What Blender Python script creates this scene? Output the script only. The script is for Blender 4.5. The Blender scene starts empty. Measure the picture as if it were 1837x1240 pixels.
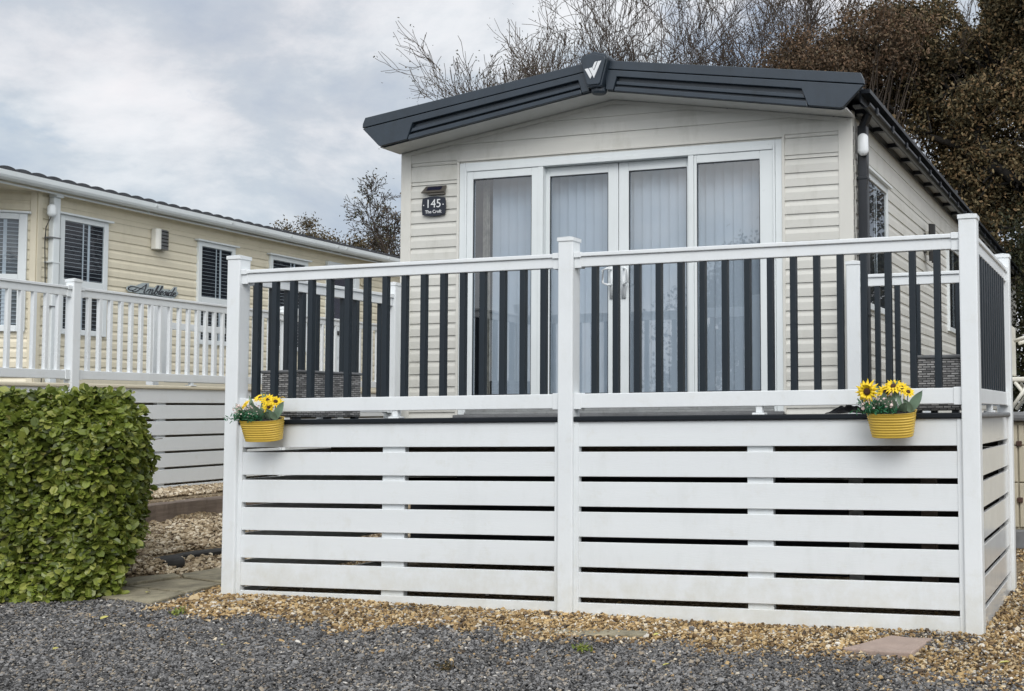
import bpy, bmesh, math, random
import numpy as np
from mathutils import Vector, Matrix
S = bpy.context.scene
COL = S.collection
PI = math.pi
RNG = np.random.default_rng(7)
random.seed(7)

# ------------------------------------------------------------------ materials
def newmat(name):
    m = bpy.data.materials.new(name); m.use_nodes = True
    return m, m.node_tree, m.node_tree.nodes['Principled BSDF']
def ramp(nt, fac, stops, interp='LINEAR'):
    r = nt.nodes.new('ShaderNodeValToRGB'); cr = r.color_ramp; cr.interpolation = interp
    while len(cr.elements) < len(stops): cr.elements.new(0.5)
    for e, (p, c) in zip(cr.elements, stops): e.position = p; e.color = (*c, 1)
    nt.links.new(fac, r.inputs[0]); return r.outputs[0]
def noise(nt, scale, detail=4, rough=.55, vec=None, dist=0):
    n = nt.nodes.new('ShaderNodeTexNoise'); n.inputs['Scale'].default_value = scale
    n.inputs['Detail'].default_value = detail; n.inputs['Roughness'].default_value = rough
    n.inputs['Distortion'].default_value = dist
    if vec is not None: nt.links.new(vec, n.inputs['Vector'])
    return n.outputs['Fac']
def objvec(nt, scale=(1, 1, 1)):
    tc = nt.nodes.new('ShaderNodeTexCoord'); mp = nt.nodes.new('ShaderNodeMapping')
    mp.inputs['Scale'].default_value = scale; nt.links.new(tc.outputs['Object'], mp.inputs['Vector'])
    return mp.outputs['Vector']
def bump(nt, b, h, strength, dist):
    bp = nt.nodes.new('ShaderNodeBump'); bp.inputs['Strength'].default_value = strength
    bp.inputs['Distance'].default_value = dist; nt.links.new(h, bp.inputs['Height'])
    nt.links.new(bp.outputs['Normal'], b.inputs['Normal'])
def mul(nt, a, b):
    m = nt.nodes.new('ShaderNodeMix'); m.data_type = 'RGBA'; m.blend_type = 'MULTIPLY'
    m.inputs[0].default_value = 1; nt.links.new(a, m.inputs[6]); nt.links.new(b, m.inputs[7]); return m.outputs[2]
def paint(name, c, rough=.4, var=.06, scale=3, stretch=(1, 1, 1), bmp=.0, bscale=200, spec=.5, dirt=0, metal=0, fine=0):
    m, nt, b = newmat(name)
    v = objvec(nt, stretch)
    lo = tuple(x*(1-var) for x in c); hi = tuple(min(1, x*(1+var)) for x in c)
    out = ramp(nt, noise(nt, scale, 6, .6, v), [(.3, lo), (.7, hi)])
    if fine:
        f = ramp(nt, noise(nt, 160, 2, .5, v), [(.3, (1-fine,)*3), (.7, (1, 1, 1))]); out = mul(nt, out, f)
    if dirt:
        d = ramp(nt, noise(nt, scale*2.3, 8, .7, objvec(nt, (1, 1, .35))), [(.52, (1, 1, 1)), (.75, (1-dirt, 1-dirt, 1-dirt*1.15))])
        out = mul(nt, out, d)
    nt.links.new(out, b.inputs['Base Color'])
    rr = nt.nodes.new('ShaderNodeMapRange'); nt.links.new(noise(nt, scale*5, 4, .6, v), rr.inputs[0])
    rr.inputs[3].default_value = rough*.75; rr.inputs[4].default_value = min(1, rough*1.3)
    nt.links.new(rr.outputs[0], b.inputs['Roughness'])
    b.inputs['Specular IOR Level'].default_value = spec; b.inputs['Metallic'].default_value = metal
    if bmp: bump(nt, b, noise(nt, bscale, 3, .6, v), bmp, .002)
    return m
M = {}
M['white'] = paint('white_upvc', (.735, .765, .775), .33, .03, 2.5, (1, 1, 1), .25, 60, dirt=.07)
def splash(m):
    nt = m.node_tree; b = nt.nodes['Principled BSDF']; src = b.inputs['Base Color'].links[0].from_socket
    g = nt.nodes.new('ShaderNodeNewGeometry'); sp = nt.nodes.new('ShaderNodeSeparateXYZ'); nt.links.new(g.outputs['Position'], sp.inputs[0])
    mr = nt.nodes.new('ShaderNodeMapRange'); nt.links.new(sp.outputs[2], mr.inputs[0]); mr.inputs[1].default_value = -.62; mr.inputs[2].default_value = -1.02; mr.inputs[3].default_value = 0; mr.inputs[4].default_value = .34
    n = noise(nt, 9, 8, .7, g.outputs['Position']); ad = nt.nodes.new('ShaderNodeMath'); nt.links.new(n, ad.inputs[0]); nt.links.new(mr.outputs[0], ad.inputs[1])
    dirtc = ramp(nt, ad.outputs[0], [(.56, (1, 1, 1)), (.98, (.87, .84, .77))]); nt.links.new(mul(nt, src, dirtc), b.inputs['Base Color'])
M['slat'] = paint('white_upvc_board', (.725, .755, .765), .36, .03, 1.5, (.25, .25, 3), .3, 90, dirt=.09)
splash(M['slat']); splash(M['white'])
M['slat_side'] = paint('glossy_white_board', (.66, .67, .66), .13, .05, 4, (1, 1, 1), .15, 20, dirt=.12)
M['frame'] = paint('white_window_frame', (.70, .74, .745), .3, .03, 2, dirt=.06)
M['anth'] = paint('anthracite_plastic', (.007, .014, .021), .42, .12, 4, (1, 1, 1), .2, 80, dirt=.0)
M['fascia'] = paint('anthracite_fascia', (.026, .038, .052), .36, .12, 5, (1, 1, 1), .25, 120, dirt=.25)
M['edge'] = paint('dark_edge_trim', (.006, .009, .013), .6, .15, 5, spec=.3)
M['black'] = paint('black_gutter', (.012, .015, .02), .3, .2, 5)
M['beige'] = paint('beige_siding', (.595, .59, .545), .42, .06, 2, (.3, .3, 2), .25, 60, dirt=.2)
M['beige_trim'] = paint('beige_trim', (.62, .612, .565), .42, .03, 2, dirt=.12)
M['soffit'] = paint('soffit_board', (.60, .60, .58), .5, .04, 3, dirt=.15)
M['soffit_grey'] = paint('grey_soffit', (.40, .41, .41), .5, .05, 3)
M['cream'] = paint('cream_siding', (.70, .645, .50), .5, .05, 2, (.3, .3, 2), .25, 60, dirt=.12)
M['cream_trim'] = paint('cream_trim', (.66, .605, .47), .5, .04, 2, dirt=.08)
M['blind'] = paint('white_blind', (.66, .69, .72), .7, .03, 6, (1, 1, .3))
M['dark_room'] = paint('dark_interior', (.03, .035, .045), .8, .2, 3)
M['dark_glass_room'] = paint('very_dark_interior', (.010, .011, .018), .8, .2, 3)
M['curtain'] = paint('patterned_curtain', (.28, .25, .2), .9, .5, 18, (2, 2, 1))
M['roof'] = paint('grey_roof_tile', (.055, .058, .065), .55, .3, 12, (1, 1, 1), .5, 60)
M['yellow'] = paint('yellow_metal', (.62, .42, .06), .4, .06, 9, dirt=.12)
M['soil'] = paint('black_foam', (.012, .012, .012), .9, .3, 30, bmp=1, bscale=60)
M['petal'] = paint('yellow_petal', (.85, .60, .016), .6, .18, 40)
M['centre'] = paint('brown_flower_centre', (.055, .022, .010), .9, .5, 120, bmp=1, bscale=300)
M['stem'] = paint('green_stem', (.04, .13, .03), .6, .2, 30)
M['greyleaf'] = paint('grey_green_leaf', (.17, .25, .17), .6, .2, 30)
M['fern'] = paint('fern_green', (.02, .13, .055), .55, .35, 40)
M['blossom'] = paint('pale_blossom', (.62, .50, .46), .8, .2, 60)
M['cloth'] = paint('black_cloth', (.012, .012, .014), .8, .3, 30, bmp=.6, bscale=80)
M['silver'] = paint('silver_letter', (.70, .72, .73), .35, .03, 5)
M['bronze'] = paint('solar_light_bronze', (.17, .155, .135), .35, .15, 20, metal=.7)
M['cell'] = paint('solar_cell', (.012, .012, .03), .15, .2, 60)
M['navy'] = paint('navy_plaque', (.008, .012, .024), .5, .1, 20)
M['script'] = paint('black_script', (.008, .01, .018), .35, .1, 20)
M['plate_clear'] = paint('blue_grey_acrylic', (.36, .41, .42), .2, .15, 12)
M['alu'] = paint('grey_aluminium', (.26, .27, .27), .4, .15, 12, dirt=.3)
M['lampdark'] = paint('dark_lamp_metal', (.03, .028, .026), .3, .2, 20, metal=.6)
M['lampwhite'] = paint('opal_lamp', (.75, .74, .68), .3, .03, 10)
M['chrome'] = paint('chrome_mesh', (.22, .225, .23), .4, .4, 90, metal=.8)
M['chairwhite'] = paint('cream_plastic_chair', (.72, .70, .62), .4, .06, 5, dirt=.2)
M['shed'] = paint('cream_plastic_shed', (.47, .43, .33), .6, .06, 5, bmp=.3, dirt=.15)
M['grey_plastic'] = paint('grey_plastic', (.16, .165, .17), .6, .2, 6, dirt=.2)
M['rust'] = paint('rusty_hinge', (.06, .03, .02), .7, .5, 30)
M['timber'] = paint('weathered_sleeper', (.16, .125, .10), .85, .3, 6, (3, .5, 6), .9, 30, dirt=.35)
M['log'] = paint('dark_wet_timber', (.022, .021, .020), .75, .4, 8, (3, .6, 6), 1, 25)
M['flag'] = paint('sandstone_flag', (.27, .24, .165), .85, .4, 7, (1, 1, 1), 1, 30, dirt=.55, fine=.3)
M['pinkslab'] = paint('pink_slab', (.36, .275, .23), .9, .16, 8, (1, 1, 1), .7, 60, dirt=.25, fine=.2)
M['boulder'] = paint('mossy_boulder', (.15, .15, .10), .9, .4, 9, bmp=1, bscale=20)
M['fallen'] = paint('fallen_leaf', (.45, .42, .12), .7, .2, 20)
M['wire'] = paint('cable', (.02, .02, .02), .5, .1, 5)
M['sealant'] = paint('black_sealant_stain', (.11, .11, .105), .7, .7, 14, (1, 1, .6))

def wood_bark(name, c1, c2, sc=3):
    m, nt, b = newmat(name)
    out = ramp(nt, noise(nt, sc, 6, .65), [(.3, c1), (.7, c2)]); nt.links.new(out, b.inputs['Base Color'])
    b.inputs['Roughness'].default_value = .9; b.inputs['Specular IOR Level'].default_value = .2
    bump(nt, b, noise(nt, sc*8, 4), .6, .03); return m
M['bark'] = wood_bark('grey_brown_bark', (.045, .036, .030), (.13, .105, .085))
M['bark_dark'] = wood_bark('dark_oak_bark', (.006, .0055, .005), (.028, .025, .021))  # near black: shade among the oak leaves is put into this colour

def island(name, stops, rough=.5, spec=.4, transl=0, big=None, bmpd=0):
    """colour varies per leaf / stone, plus a slow world-scale drift"""
    m, nt, b = newmat(name)
    g = nt.nodes.new('ShaderNodeNewGeometry')
    out = ramp(nt, g.outputs['Random Per Island'], stops)
    if big:
        tc = nt.nodes.new('ShaderNodeTexCoord')
        d = ramp(nt, noise(nt, big[0], 3, .6, tc.outputs['Object']), [(.35, (big[1],)*3), (.65, (1, 1, 1))]); out = mul(nt, out, d)
    nt.links.new(out, b.inputs['Base Color'])
    b.inputs['Roughness'].default_value = rough; b.inputs['Specular IOR Level'].default_value = spec
    if bmpd: bump(nt, b, noise(nt, bmpd, 3), .5, .003)
    if transl:
        t = nt.nodes.new('ShaderNodeBsdfTranslucent'); nt.links.new(out, t.inputs['Color'])
        mx = nt.nodes.new('ShaderNodeMixShader'); mx.inputs[0].default_value = transl
        o = nt.nodes['Material Output']
        nt.links.new(b.outputs[0], mx.inputs[1]); nt.links.new(t.outputs[0], mx.inputs[2]); nt.links.new(mx.outputs[0], o.inputs['Surface'])
    return m
M['hedgeleaf'] = island('hedge_leaf', [(0, (.07, .10, .016)), (.35, (.17, .225, .034)), (.75, (.28, .335, .058)), (.99, (.42, .44, .11)), (1, (.36, .30, .10))], .38, .5, .28, (3.2, .62))
M['oakleaf'] = island('brown_oak_leaf', [(0, (.035, .032, .020)), (.3, (.085, .075, .040)), (.6, (.17, .135, .068)), (.85, (.26, .165, .085)), (1, (.36, .29, .16))], .6, .25, .25, (.5, .55))
M['rustleaf'] = island('rusty_beech_leaf', [(0, (.07, .055, .038)), (.4, (.15, .105, .068)), (.8, (.23, .145, .09)), (1, (.18, .15, .09))], .6, .25, .25, (.6, .6))
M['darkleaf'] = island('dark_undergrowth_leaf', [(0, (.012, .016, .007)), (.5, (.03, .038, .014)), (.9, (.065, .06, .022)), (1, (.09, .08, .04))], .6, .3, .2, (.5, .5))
M['smallleaf'] = island('small_dark_leaf', [(0, (.025, .03, .016)), (.6, (.06, .06, .03)), (1, (.12, .085, .045))], .6, .3, .15)
M['rust_scrub'] = island('brown_scrub_leaf', [(0, (.045, .04, .025)), (.6, (.11, .09, .05)), (1, (.17, .12, .07))], .7, .2, .15)
M['slate'] = island('slate_chipping', [(0, (.032, .030, .029)), (.3, (.092, .090, .088)), (.6, (.165, .162, .160)), (.86, (.26, .255, .25)), (.93, (.26, .21, .15)), (.985, (.34, .29, .22)), (1, (.6, .58, .54))], .62, .35, 0, (1.3, .72), 150)
M['gold'] = island('golden_gravel_stone', [(0, (.05, .036, .024)), (.22, (.18, .11, .048)), (.45, (.36, .235, .10)), (.7, (.53, .37, .17)), (.87, (.66, .55, .37)), (.94, (.74, .70, .62)), (1, (.10, .10, .11))], .6, .35, 0, (1.5, .66), 120)
M['pale'] = island('pale_gravel_stone', [(0, (.12, .085, .055)), (.25, (.30, .225, .14)), (.65, (.52, .42, .28)), (1, (.72, .64, .50))], .65, .3, 0, (1.5, .72), 120)
M['grass'] = island('grass_blade', [(0, (.03, .07, .012)), (1, (.10, .17, .03))], .6, .3, .2)

def ground_mat():
    m, nt, b = newmat('gravel_bed')
    tc = nt.nodes.new('ShaderNodeTexCoord'); v = tc.outputs['Object']
    vo = nt.nodes.new('ShaderNodeTexVoronoi'); vo.inputs['Scale'].default_value = 55; nt.links.new(v, vo.inputs['Vector'])
    sep = nt.nodes.new('ShaderNodeSeparateColor'); nt.links.new(vo.outputs['Color'], sep.inputs[0])
    slate = ramp(nt, sep.outputs[0], [(0, (.03, .034, .04)), (.6, (.08, .086, .095)), (1, (.16, .16, .165))])
    gold = ramp(nt, sep.outputs[1], [(0, (.07, .05, .03)), (.6, (.24, .17, .09)), (1, (.42, .34, .22))])
    at = nt.nodes.new('ShaderNodeAttribute'); at.attribute_name = 'golden'
    mx = nt.nodes.new('ShaderNodeMix'); mx.data_type = 'RGBA'
    nt.links.new(at.outputs['Fac'], mx.inputs[0]); nt.links.new(slate, mx.inputs[6]); nt.links.new(gold, mx.inputs[7])
    nt.links.new(mx.outputs[2], b.inputs['Base Color']); b.inputs['Roughness'].default_value = .85
    bump(nt, b, vo.outputs['Distance'], 1, .02); return m
M['ground'] = ground_mat()

def glass_mat(name, ior, tint=(1, 1, 1)):
    m = bpy.data.materials.new(name); m.use_nodes = True; nt = m.node_tree
    nt.nodes.remove(nt.nodes['Principled BSDF']); o = nt.nodes['Material Output']
    t = nt.nodes.new('ShaderNodeBsdfTransparent'); t.inputs[0].default_value = (*tint, 1)
    g = nt.nodes.new('ShaderNodeBsdfGlossy'); g.inputs['Roughness'].default_value = .015
    lw = nt.nodes.new('ShaderNodeLayerWeight'); lw.inputs[0].default_value = .5
    pw = nt.nodes.new('ShaderNodeMath'); pw.operation = 'POWER'; nt.links.new(lw.outputs['Facing'], pw.inputs[0]); pw.inputs[1].default_value = 4
    f = nt.nodes.new('ShaderNodeMath'); f.operation = 'MULTIPLY_ADD'; nt.links.new(pw.outputs[0], f.inputs[0]); f.inputs[1].default_value = 1-ior; f.inputs[2].default_value = ior
    bp = nt.nodes.new('ShaderNodeBump'); bp.inputs['Strength'].default_value = .008; bp.inputs['Distance'].default_value = .01
    nt.links.new(noise(nt, 2.5, 2), bp.inputs['Height']); nt.links.new(bp.outputs[0], g.inputs['Normal'])
    mx = nt.nodes.new('ShaderNodeMixShader'); nt.links.new(f.outputs[0], mx.inputs[0])
    nt.links.new(t.outputs[0], mx.inputs[1]); nt.links.new(g.outputs[0], mx.inputs[2]); nt.links.new(mx.outputs[0], o.inputs['Surface'])
    return m
M['glass'] = glass_mat('door_glass', .19, (.73, .79, .845))
M['glass2'] = glass_mat('window_glass', .055, (.8, .85, .88))

def rattan_mat():
    m, nt, b = newmat('grey_rattan_weave')
    v = objvec(nt)
    sep = nt.nodes.new('ShaderNodeSeparateXYZ'); nt.links.new(v, sep.inputs[0])
    ad = nt.nodes.new('ShaderNodeMath'); nt.links.new(sep.outputs[0], ad.inputs[0]); nt.links.new(sep.outputs[1], ad.inputs[1])
    cmb = nt.nodes.new('ShaderNodeCombineXYZ'); nt.links.new(ad.outputs[0], cmb.inputs[0]); nt.links.new(sep.outputs[2], cmb.inputs[1])
    br = nt.nodes.new('ShaderNodeTexBrick'); br.inputs['Scale'].default_value = 1
    br.inputs['Brick Width'].default_value = .047; br.inputs['Row Height'].default_value = .0135
    br.inputs['Mortar Size'].default_value = .0026; br.inputs['Mortar Smooth'].default_value = .3; br.offset = .5
    br.inputs['Color1'].default_value = (.50, .49, .475, 1); br.inputs['Color2'].default_value = (.10, .10, .10, 1); br.inputs['Mortar'].default_value = (.05, .05, .05, 1); br.inputs['Bias'].default_value = -.1
    nt.links.new(cmb.outputs[0], br.inputs['Vector']); nt.links.new(br.outputs['Color'], b.inputs['Base Color'])
    b.inputs['Roughness'].default_value = .55
    iv = nt.nodes.new('ShaderNodeMath'); iv.operation = 'SUBTRACT'; iv.inputs[0].default_value = 1; nt.links.new(br.outputs['Fac'], iv.inputs[1])
    bump(nt, b, iv.outputs[0], 1, .004); return m
M['rattan'] = rattan_mat()

# ------------------------------------------------------------------ mesh helpers
class MB:
    def __init__(s): s.v = []; s.f = []
    def add(s, vs, fs):
        n = len(s.v); s.v += [tuple(x) for x in vs]; s.f += [tuple(i+n for i in f) for f in fs]; return s
    def box(s, x0, x1, y0, y1, z0, z1):
        return s.add([(x0,y0,z0),(x1,y0,z0),(x1,y1,z0),(x0,y1,z0),(x0,y0,z1),(x1,y0,z1),(x1,y1,z1),(x0,y1,z1)],
                     [(0,3,2,1),(4,5,6,7),(0,1,5,4),(1,2,6,5),(2,3,7,6),(3,0,4,7)])
    def prism(s, pts, a, b, ax=1):
        """extrude a 2-D outline between a and b along axis ax (outline gives the other two axes in order)"""
        def mk(p, t):
            l = list(p); l.insert(ax, t); return l
        n = len(pts)
        vs = [mk(p, a) for p in pts]+[mk(p, b) for p in pts]
        fs = [tuple(range(n)), tuple(range(2*n-1, n-1, -1))]+[(i, i+n, (i+1) % n+n, (i+1) % n) for i in range(n)]
        return s.add(vs, fs)
    def tube(s, path, r, n=8, caps=True):
        path = [Vector(p) for p in path]
        if not hasattr(r, '__len__'): r = [r]*len(path)
        base = len(s.v); up = Vector((.13, .27, .95))
        for i, p in enumerate(path):
            d = (path[min(i+1, len(path)-1)]-path[max(i-1, 0)]).normalized()
            a = d.cross(up)
            if a.length < .05: a = d.cross(Vector((1, 0, 0)))
            a.normalize(); b = d.cross(a)
            for k in range(n):
                t = 2*PI*k/n; s.v.append(tuple(p+(a*math.cos(t)+b*math.sin(t))*r[i]))
        for i in range(len(path)-1):
            for k in range(n):
                s.f.append((base+i*n+k, base+i*n+(k+1) % n, base+(i+1)*n+(k+1) % n, base+(i+1)*n+k))
        if caps:
            s.f.append(tuple(base+k for k in range(n))[::-1]); s.f.append(tuple(base+(len(path)-1)*n+k for k in range(n)))
        return s
    def rings(s, rings, cap=True):
        n = len(rings[0]); base = len(s.v)
        for r in rings: s.v += [tuple(p) for p in r]
        for i in range(len(rings)-1):
            for k in range(n): s.f.append((base+i*n+k, base+i*n+(k+1) % n, base+(i+1)*n+(k+1) % n, base+(i+1)*n+k))
        if cap:
            s.f.append(tuple(base+k for k in range(n))[::-1]); s.f.append(tuple(base+(len(rings)-1)*n+k for k in range(n)))
        return s
    def siding(s, a0, a1, z0, z1, pitch, depth=.012, along='x', plane=0, sign=-1, first=None):
        """horizontal lap boards: real stepped profile; plane = wall plane, sign = outward direction"""
        prof = []; z = z1
        zs = z1 if first is None else first
        prof.append((0, z1))
        z = zs
        while z > z0:
            b = max(z0, z-pitch)
            t1 = z-pitch*.16; t2 = z-pitch*.42
            prof += [(0.0015, z-.001)]
            if t1 > z0: prof.append((.002, t1))
            if t2 > z0: prof.append((depth, t2))
            prof.append((depth, b+.0015)); prof.append((.0, b))
            z = b
        vs = []; fs = []
        for q, (o, zz) in enumerate(prof):
            for a in (a0, a1):
                vs.append((a, plane+sign*o, zz) if along == 'x' else (plane+sign*o, a, zz))
        for q in range(len(prof)-1):
            f = (2*q, 2*q+1, 2*q+3, 2*q+2)
            fs.append(f)
        return s.add(vs, fs)

class Thing:
    def __init__(s, name, label, cat, loc=(0, 0, 0), group=None, frame=None, kind=None):
        o = bpy.data.objects.new(name, None); COL.objects.link(o); s.o = o; s.loc = Vector(loc)
        Mx = Matrix.Translation(Vector(loc))
        o.matrix_basis = (frame @ Mx) if frame else Mx
        o.empty_display_size = .2
        o['label'] = label; o['category'] = cat
        if group: o['group'] = group
        if kind: o['kind'] = kind
    def part(s, name, mb, mat, parent=None, bevel=0, smooth=False, label=None):
        ob = mesh_obj(name, mb, mat, s.loc, bevel, smooth); ob.parent = parent or s.o
        if label: ob['label'] = label
        return ob
def mesh_obj(name, mb, mat, org=(0, 0, 0), bevel=0, smooth=False):
    me = bpy.data.meshes.new(name)
    me.from_pydata([(x-org[0], y-org[1], z-org[2]) for x, y, z in mb.v], [], mb.f)
    if name != 'pane':
        bm = bmesh.new(); bm.from_mesh(me); bmesh.ops.recalc_face_normals(bm, faces=bm.faces[:]); bm.to_mesh(me); bm.free()
    me.materials.append(mat)
    if smooth: me.polygons.foreach_set('use_smooth', [True]*len(me.polygons))
    ob = bpy.data.objects.new(name, me); COL.objects.link(ob)
    if bevel:
        b = ob.modifiers.new('bevel', 'BEVEL'); b.width = bevel; b.segments = 2; b.limit_method = 'ANGLE'; b.angle_limit = math.radians(40)
    return ob
def single(name, mb, mat, label, cat, loc, group=None, bevel=0, smooth=False, kind=None):
    ob = mesh_obj(name, mb, mat, loc, bevel, smooth); ob.location = loc
    if kind: ob['kind'] = kind
    if label: ob['label'] = label
    if cat: ob['category'] = cat
    if group: ob['group'] = group
    return ob
def np_mesh(name, V, F, mat, smooth=False):
    """V (n,3), F (m,k) uniform polygons"""
    me = bpy.data.meshes.new(name); k = F.shape[1]
    me.vertices.add(len(V)); me.vertices.foreach_set('co', V.astype(np.float32).ravel())
    me.loops.add(F.size); me.loops.foreach_set('vertex_index', F.astype(np.int32).ravel())
    me.polygons.add(len(F)); me.polygons.foreach_set('loop_start', (np.arange(len(F))*k).astype(np.int32))
    me.polygons.foreach_set('loop_total', np.full(len(F), k, np.int32))
    me.polygons.foreach_set('use_smooth', np.full(len(F), smooth))
    me.update(calc_edges=True); me.materials.append(mat)
    ob = bpy.data.objects.new(name, me); COL.objects.link(ob); return ob
def copy_tree(o, parent=None):
    c = o.copy(); COL.objects.link(c)
    if parent: c.parent = parent; c.matrix_parent_inverse = o.matrix_parent_inverse
    for ch in list(o.children): copy_tree(ch, c)
    return c

# ------------------------------------------------------------------ leaves, stones, trees (numpy)
def rand_dirs(n, zbias=0):
    d = RNG.normal(size=(n, 3)); d[:, 2] += zbias; return d/np.linalg.norm(d, axis=1)[:, None]
def leaves(P, size, normal=None, nspread=1.0, aspect=.55, fold=.18, szvar=.3):
    n = len(P)
    N = rand_dirs(n, .4)*nspread
    if normal is not None: N = N+normal
    N /= np.linalg.norm(N, axis=1)[:, None]
    A = rand_dirs(n); A -= (A*N).sum(1)[:, None]*N; A /= np.linalg.norm(A, axis=1)[:, None]
    B = np.cross(N, A)
    s = (size*(1+RNG.uniform(-szvar, szvar, n)))[:, None]; w = s*aspect*.5
    f = N*s*fold
    base = P; tip = P+A*s
    l1 = P+A*s*.24-B*w*.85+f*.6; l2 = P+A*s*.74-B*w*.8+f*.6
    r1 = P+A*s*.24+B*w*.85+f*.6; r2 = P+A*s*.74+B*w*.8+f*.6
    V = np.stack([base, r1, r2, tip, l2, l1], 1).reshape(-1, 3)
    i = np.arange(n)[:, None]*6
    F = np.concatenate([i+np.array([[0, 1, 2, 3]]), i+np.array([[0, 3, 4, 5]])], 0)
    return V, F
ICO_V = None
def stones(P, size, flat=.55, szvar=.45):
    global ICO_V, ICO_F
    if ICO_V is None:
        t = (1+5**.5)/2
        ICO_V = np.array([(-1,t,0),(1,t,0),(-1,-t,0),(1,-t,0),(0,-1,t),(0,1,t),(0,-1,-t),(0,1,-t),(t,0,-1),(t,0,1),(-t,0,-1),(-t,0,1)])/1.9
        ICO_F = np.array([(0,11,5),(0,5,1),(0,1,7),(0,7,10),(0,10,11),(1,5,9),(5,11,4),(11,10,2),(10,7,6),(7,1,8),(3,9,4),(3,4,2),(3,2,6),(3,6,8),(3,8,9),(4,9,5),(2,4,11),(6,2,10),(8,6,7),(9,8,1)])
    n = len(P)
    V = ICO_V[None]*(1+RNG.uniform(-.28, .28, (n, 12, 1)))
    sc = np.stack([RNG.uniform(.75, 1.25, n), RNG.uniform(.55, .9, n), RNG.uniform(flat*.6, flat*1.2, n)], 1)[:, None]
    V = V*sc
    # random rotation: yaw + tilt
    a = RNG.uniform(0, 2*PI, n); t1 = RNG.normal(0, .45, n); t2 = RNG.normal(0, .45, n)
    def rot(V, i, j, a):
        c, s = np.cos(a)[:, None], np.sin(a)[:, None]; x, y = V[:, :, i].copy(), V[:, :, j].copy()
        V[:, :, i] = c*x-s*y; V[:, :, j] = s*x+c*y
    rot(V, 1, 2, t1); rot(V, 0, 2, t2); rot(V, 0, 1, a)
    V = V*(size*.5*np.exp(RNG.normal(0, szvar, n)))[:, None, None]+P[:, None]
    F = (ICO_F[None]+(np.arange(n)*12)[:, None, None]).reshape(-1, 3)
    return V.reshape(-1, 3), F
def tubes_np(segs, n=4):
    """segs: list of (p0,p1,r0,r1) -> one mesh of open tubes"""
    A = np.array([s[0] for s in segs]); B = np.array([s[1] for s in segs]); r0 = np.array([s[2] for s in segs]); r1 = np.array([s[3] for s in segs])
    D = B-A; D /= np.linalg.norm(D, axis=1)[:, None]+1e-9
    up = np.tile(np.array([.31, .2, .93]), (len(D), 1)); U = np.cross(D, up); U /= np.linalg.norm(U, axis=1)[:, None]+1e-9; W = np.cross(D, U)
    ang = np.arange(n)*2*PI/n
    c, s = np.cos(ang)[None, :, None], np.sin(ang)[None, :, None]
    ring = U[:, None]*c+W[:, None]*s
    V0 = A[:, None]+ring*r0[:, None, None]; V1 = B[:, None]+ring*r1[:, None, None]
    V = np.concatenate([V0, V1], 1).reshape(-1, 3)
    base = (np.arange(len(segs))*2*n)[:, None, None]
    k = np.arange(n); q = np.stack([k, (k+1) % n, (k+1) % n+n, k+n], 1)[None]
    return V, (base+q).reshape(-1, 4)
def grow(segs, tips, p, d, L, r, lev, spec, rnd):
    """spec per level: (n_children, length ratio, angle, wander, upward pull, nsegs)"""
    nch, lr, ang, wob, upw, ns = spec[lev]
    p = np.array(p, float); d = np.array(d, float); d /= np.linalg.norm(d)
    st = L/ns; pts = [p.copy()]; dirs = [d.copy()]
    for i in range(ns):
        d = d+rnd.normal(0, wob, 3); d[2] += upw; d /= np.linalg.norm(d); q = p+d*st
        ra = r*(1-.62*i/ns); rb = r*(1-.62*(i+1)/ns)
        segs.append((p, q, ra, rb)); p = q; pts.append(p.copy()); dirs.append(d.copy())
    if lev+1 < len(spec):
        for c in range(nch):
            t = rnd.uniform(.25, 1.0) if lev else rnd.uniform(.35, 1.0)
            if c == 0: t = 1.0
            i = min(int(t*ns), ns-1); f = t*ns-i; pp = pts[i]*(1-f)+pts[i+1]*f; dd = dirs[i+1]
            ax = rnd.normal(size=3); ax -= ax.dot(dd)*dd; ax /= np.linalg.norm(ax)+1e-9
            a = ang*rnd.uniform(.6, 1.3)*(.4 if c == 0 else 1)
            nd = dd*math.cos(a)+ax*math.sin(a)
            grow(segs, tips, pp, nd, L*lr*rnd.uniform(.7, 1.2), r*(1-.62*t)*rnd.uniform(.5, .75), lev+1, spec, rnd)
    else: tips.append(p)
def tree(name, label, cat, base, stems, spec, barkm, leafm=None, nleaf=0, lsize=.05, lspread=.12, group=None, seed=1, minr=.004, extra=None, leafpts=None):
    rnd = np.random.default_rng(seed); segs = []; tips = []
    for (off, d, L, r) in stems: grow(segs, tips, np.array(base)+np.array(off), d, L, r, 0, spec, rnd)
    if extra:
        for path, r0, r1 in extra:
            path = [np.array(q, float) for q in path]
            for i in range(len(path)-1):
                a = r0+(r1-r0)*i/(len(path)-1); b = r0+(r1-r0)*(i+1)/(len(path)-1); segs.append((path[i], path[i+1], a, b))
    segs = [(a, b, max(c, minr), max(d, minr)) for a, b, c, d in segs]
    T = Thing(name, label, cat, base, group=group)
    big = [s for s in segs if s[2] > .03]; small = [s for s in segs if s[2] <= .03]
    for nm, sg, n in (('trunk', big, 7), ('branches', small, 3)):
        if not sg: continue
        V, F = tubes_np(sg, n); ob = np_mesh(nm, V-np.array(base), F, barkm, True); ob.parent = T.o
    P = leafpts
    if nleaf and tips:
        tp = np.array(tips); P2 = tp[rnd.integers(0, len(tp), nleaf)]+rnd.normal(0, lspread, (nleaf, 3)); P = P2 if P is None else np.concatenate([P, P2])
    if P is not None and leafm:
        V, F = leaves(P-np.array(base), lsize); ob = np_mesh('crown', V, F, leafm); ob.parent = T.o
    return T
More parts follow.
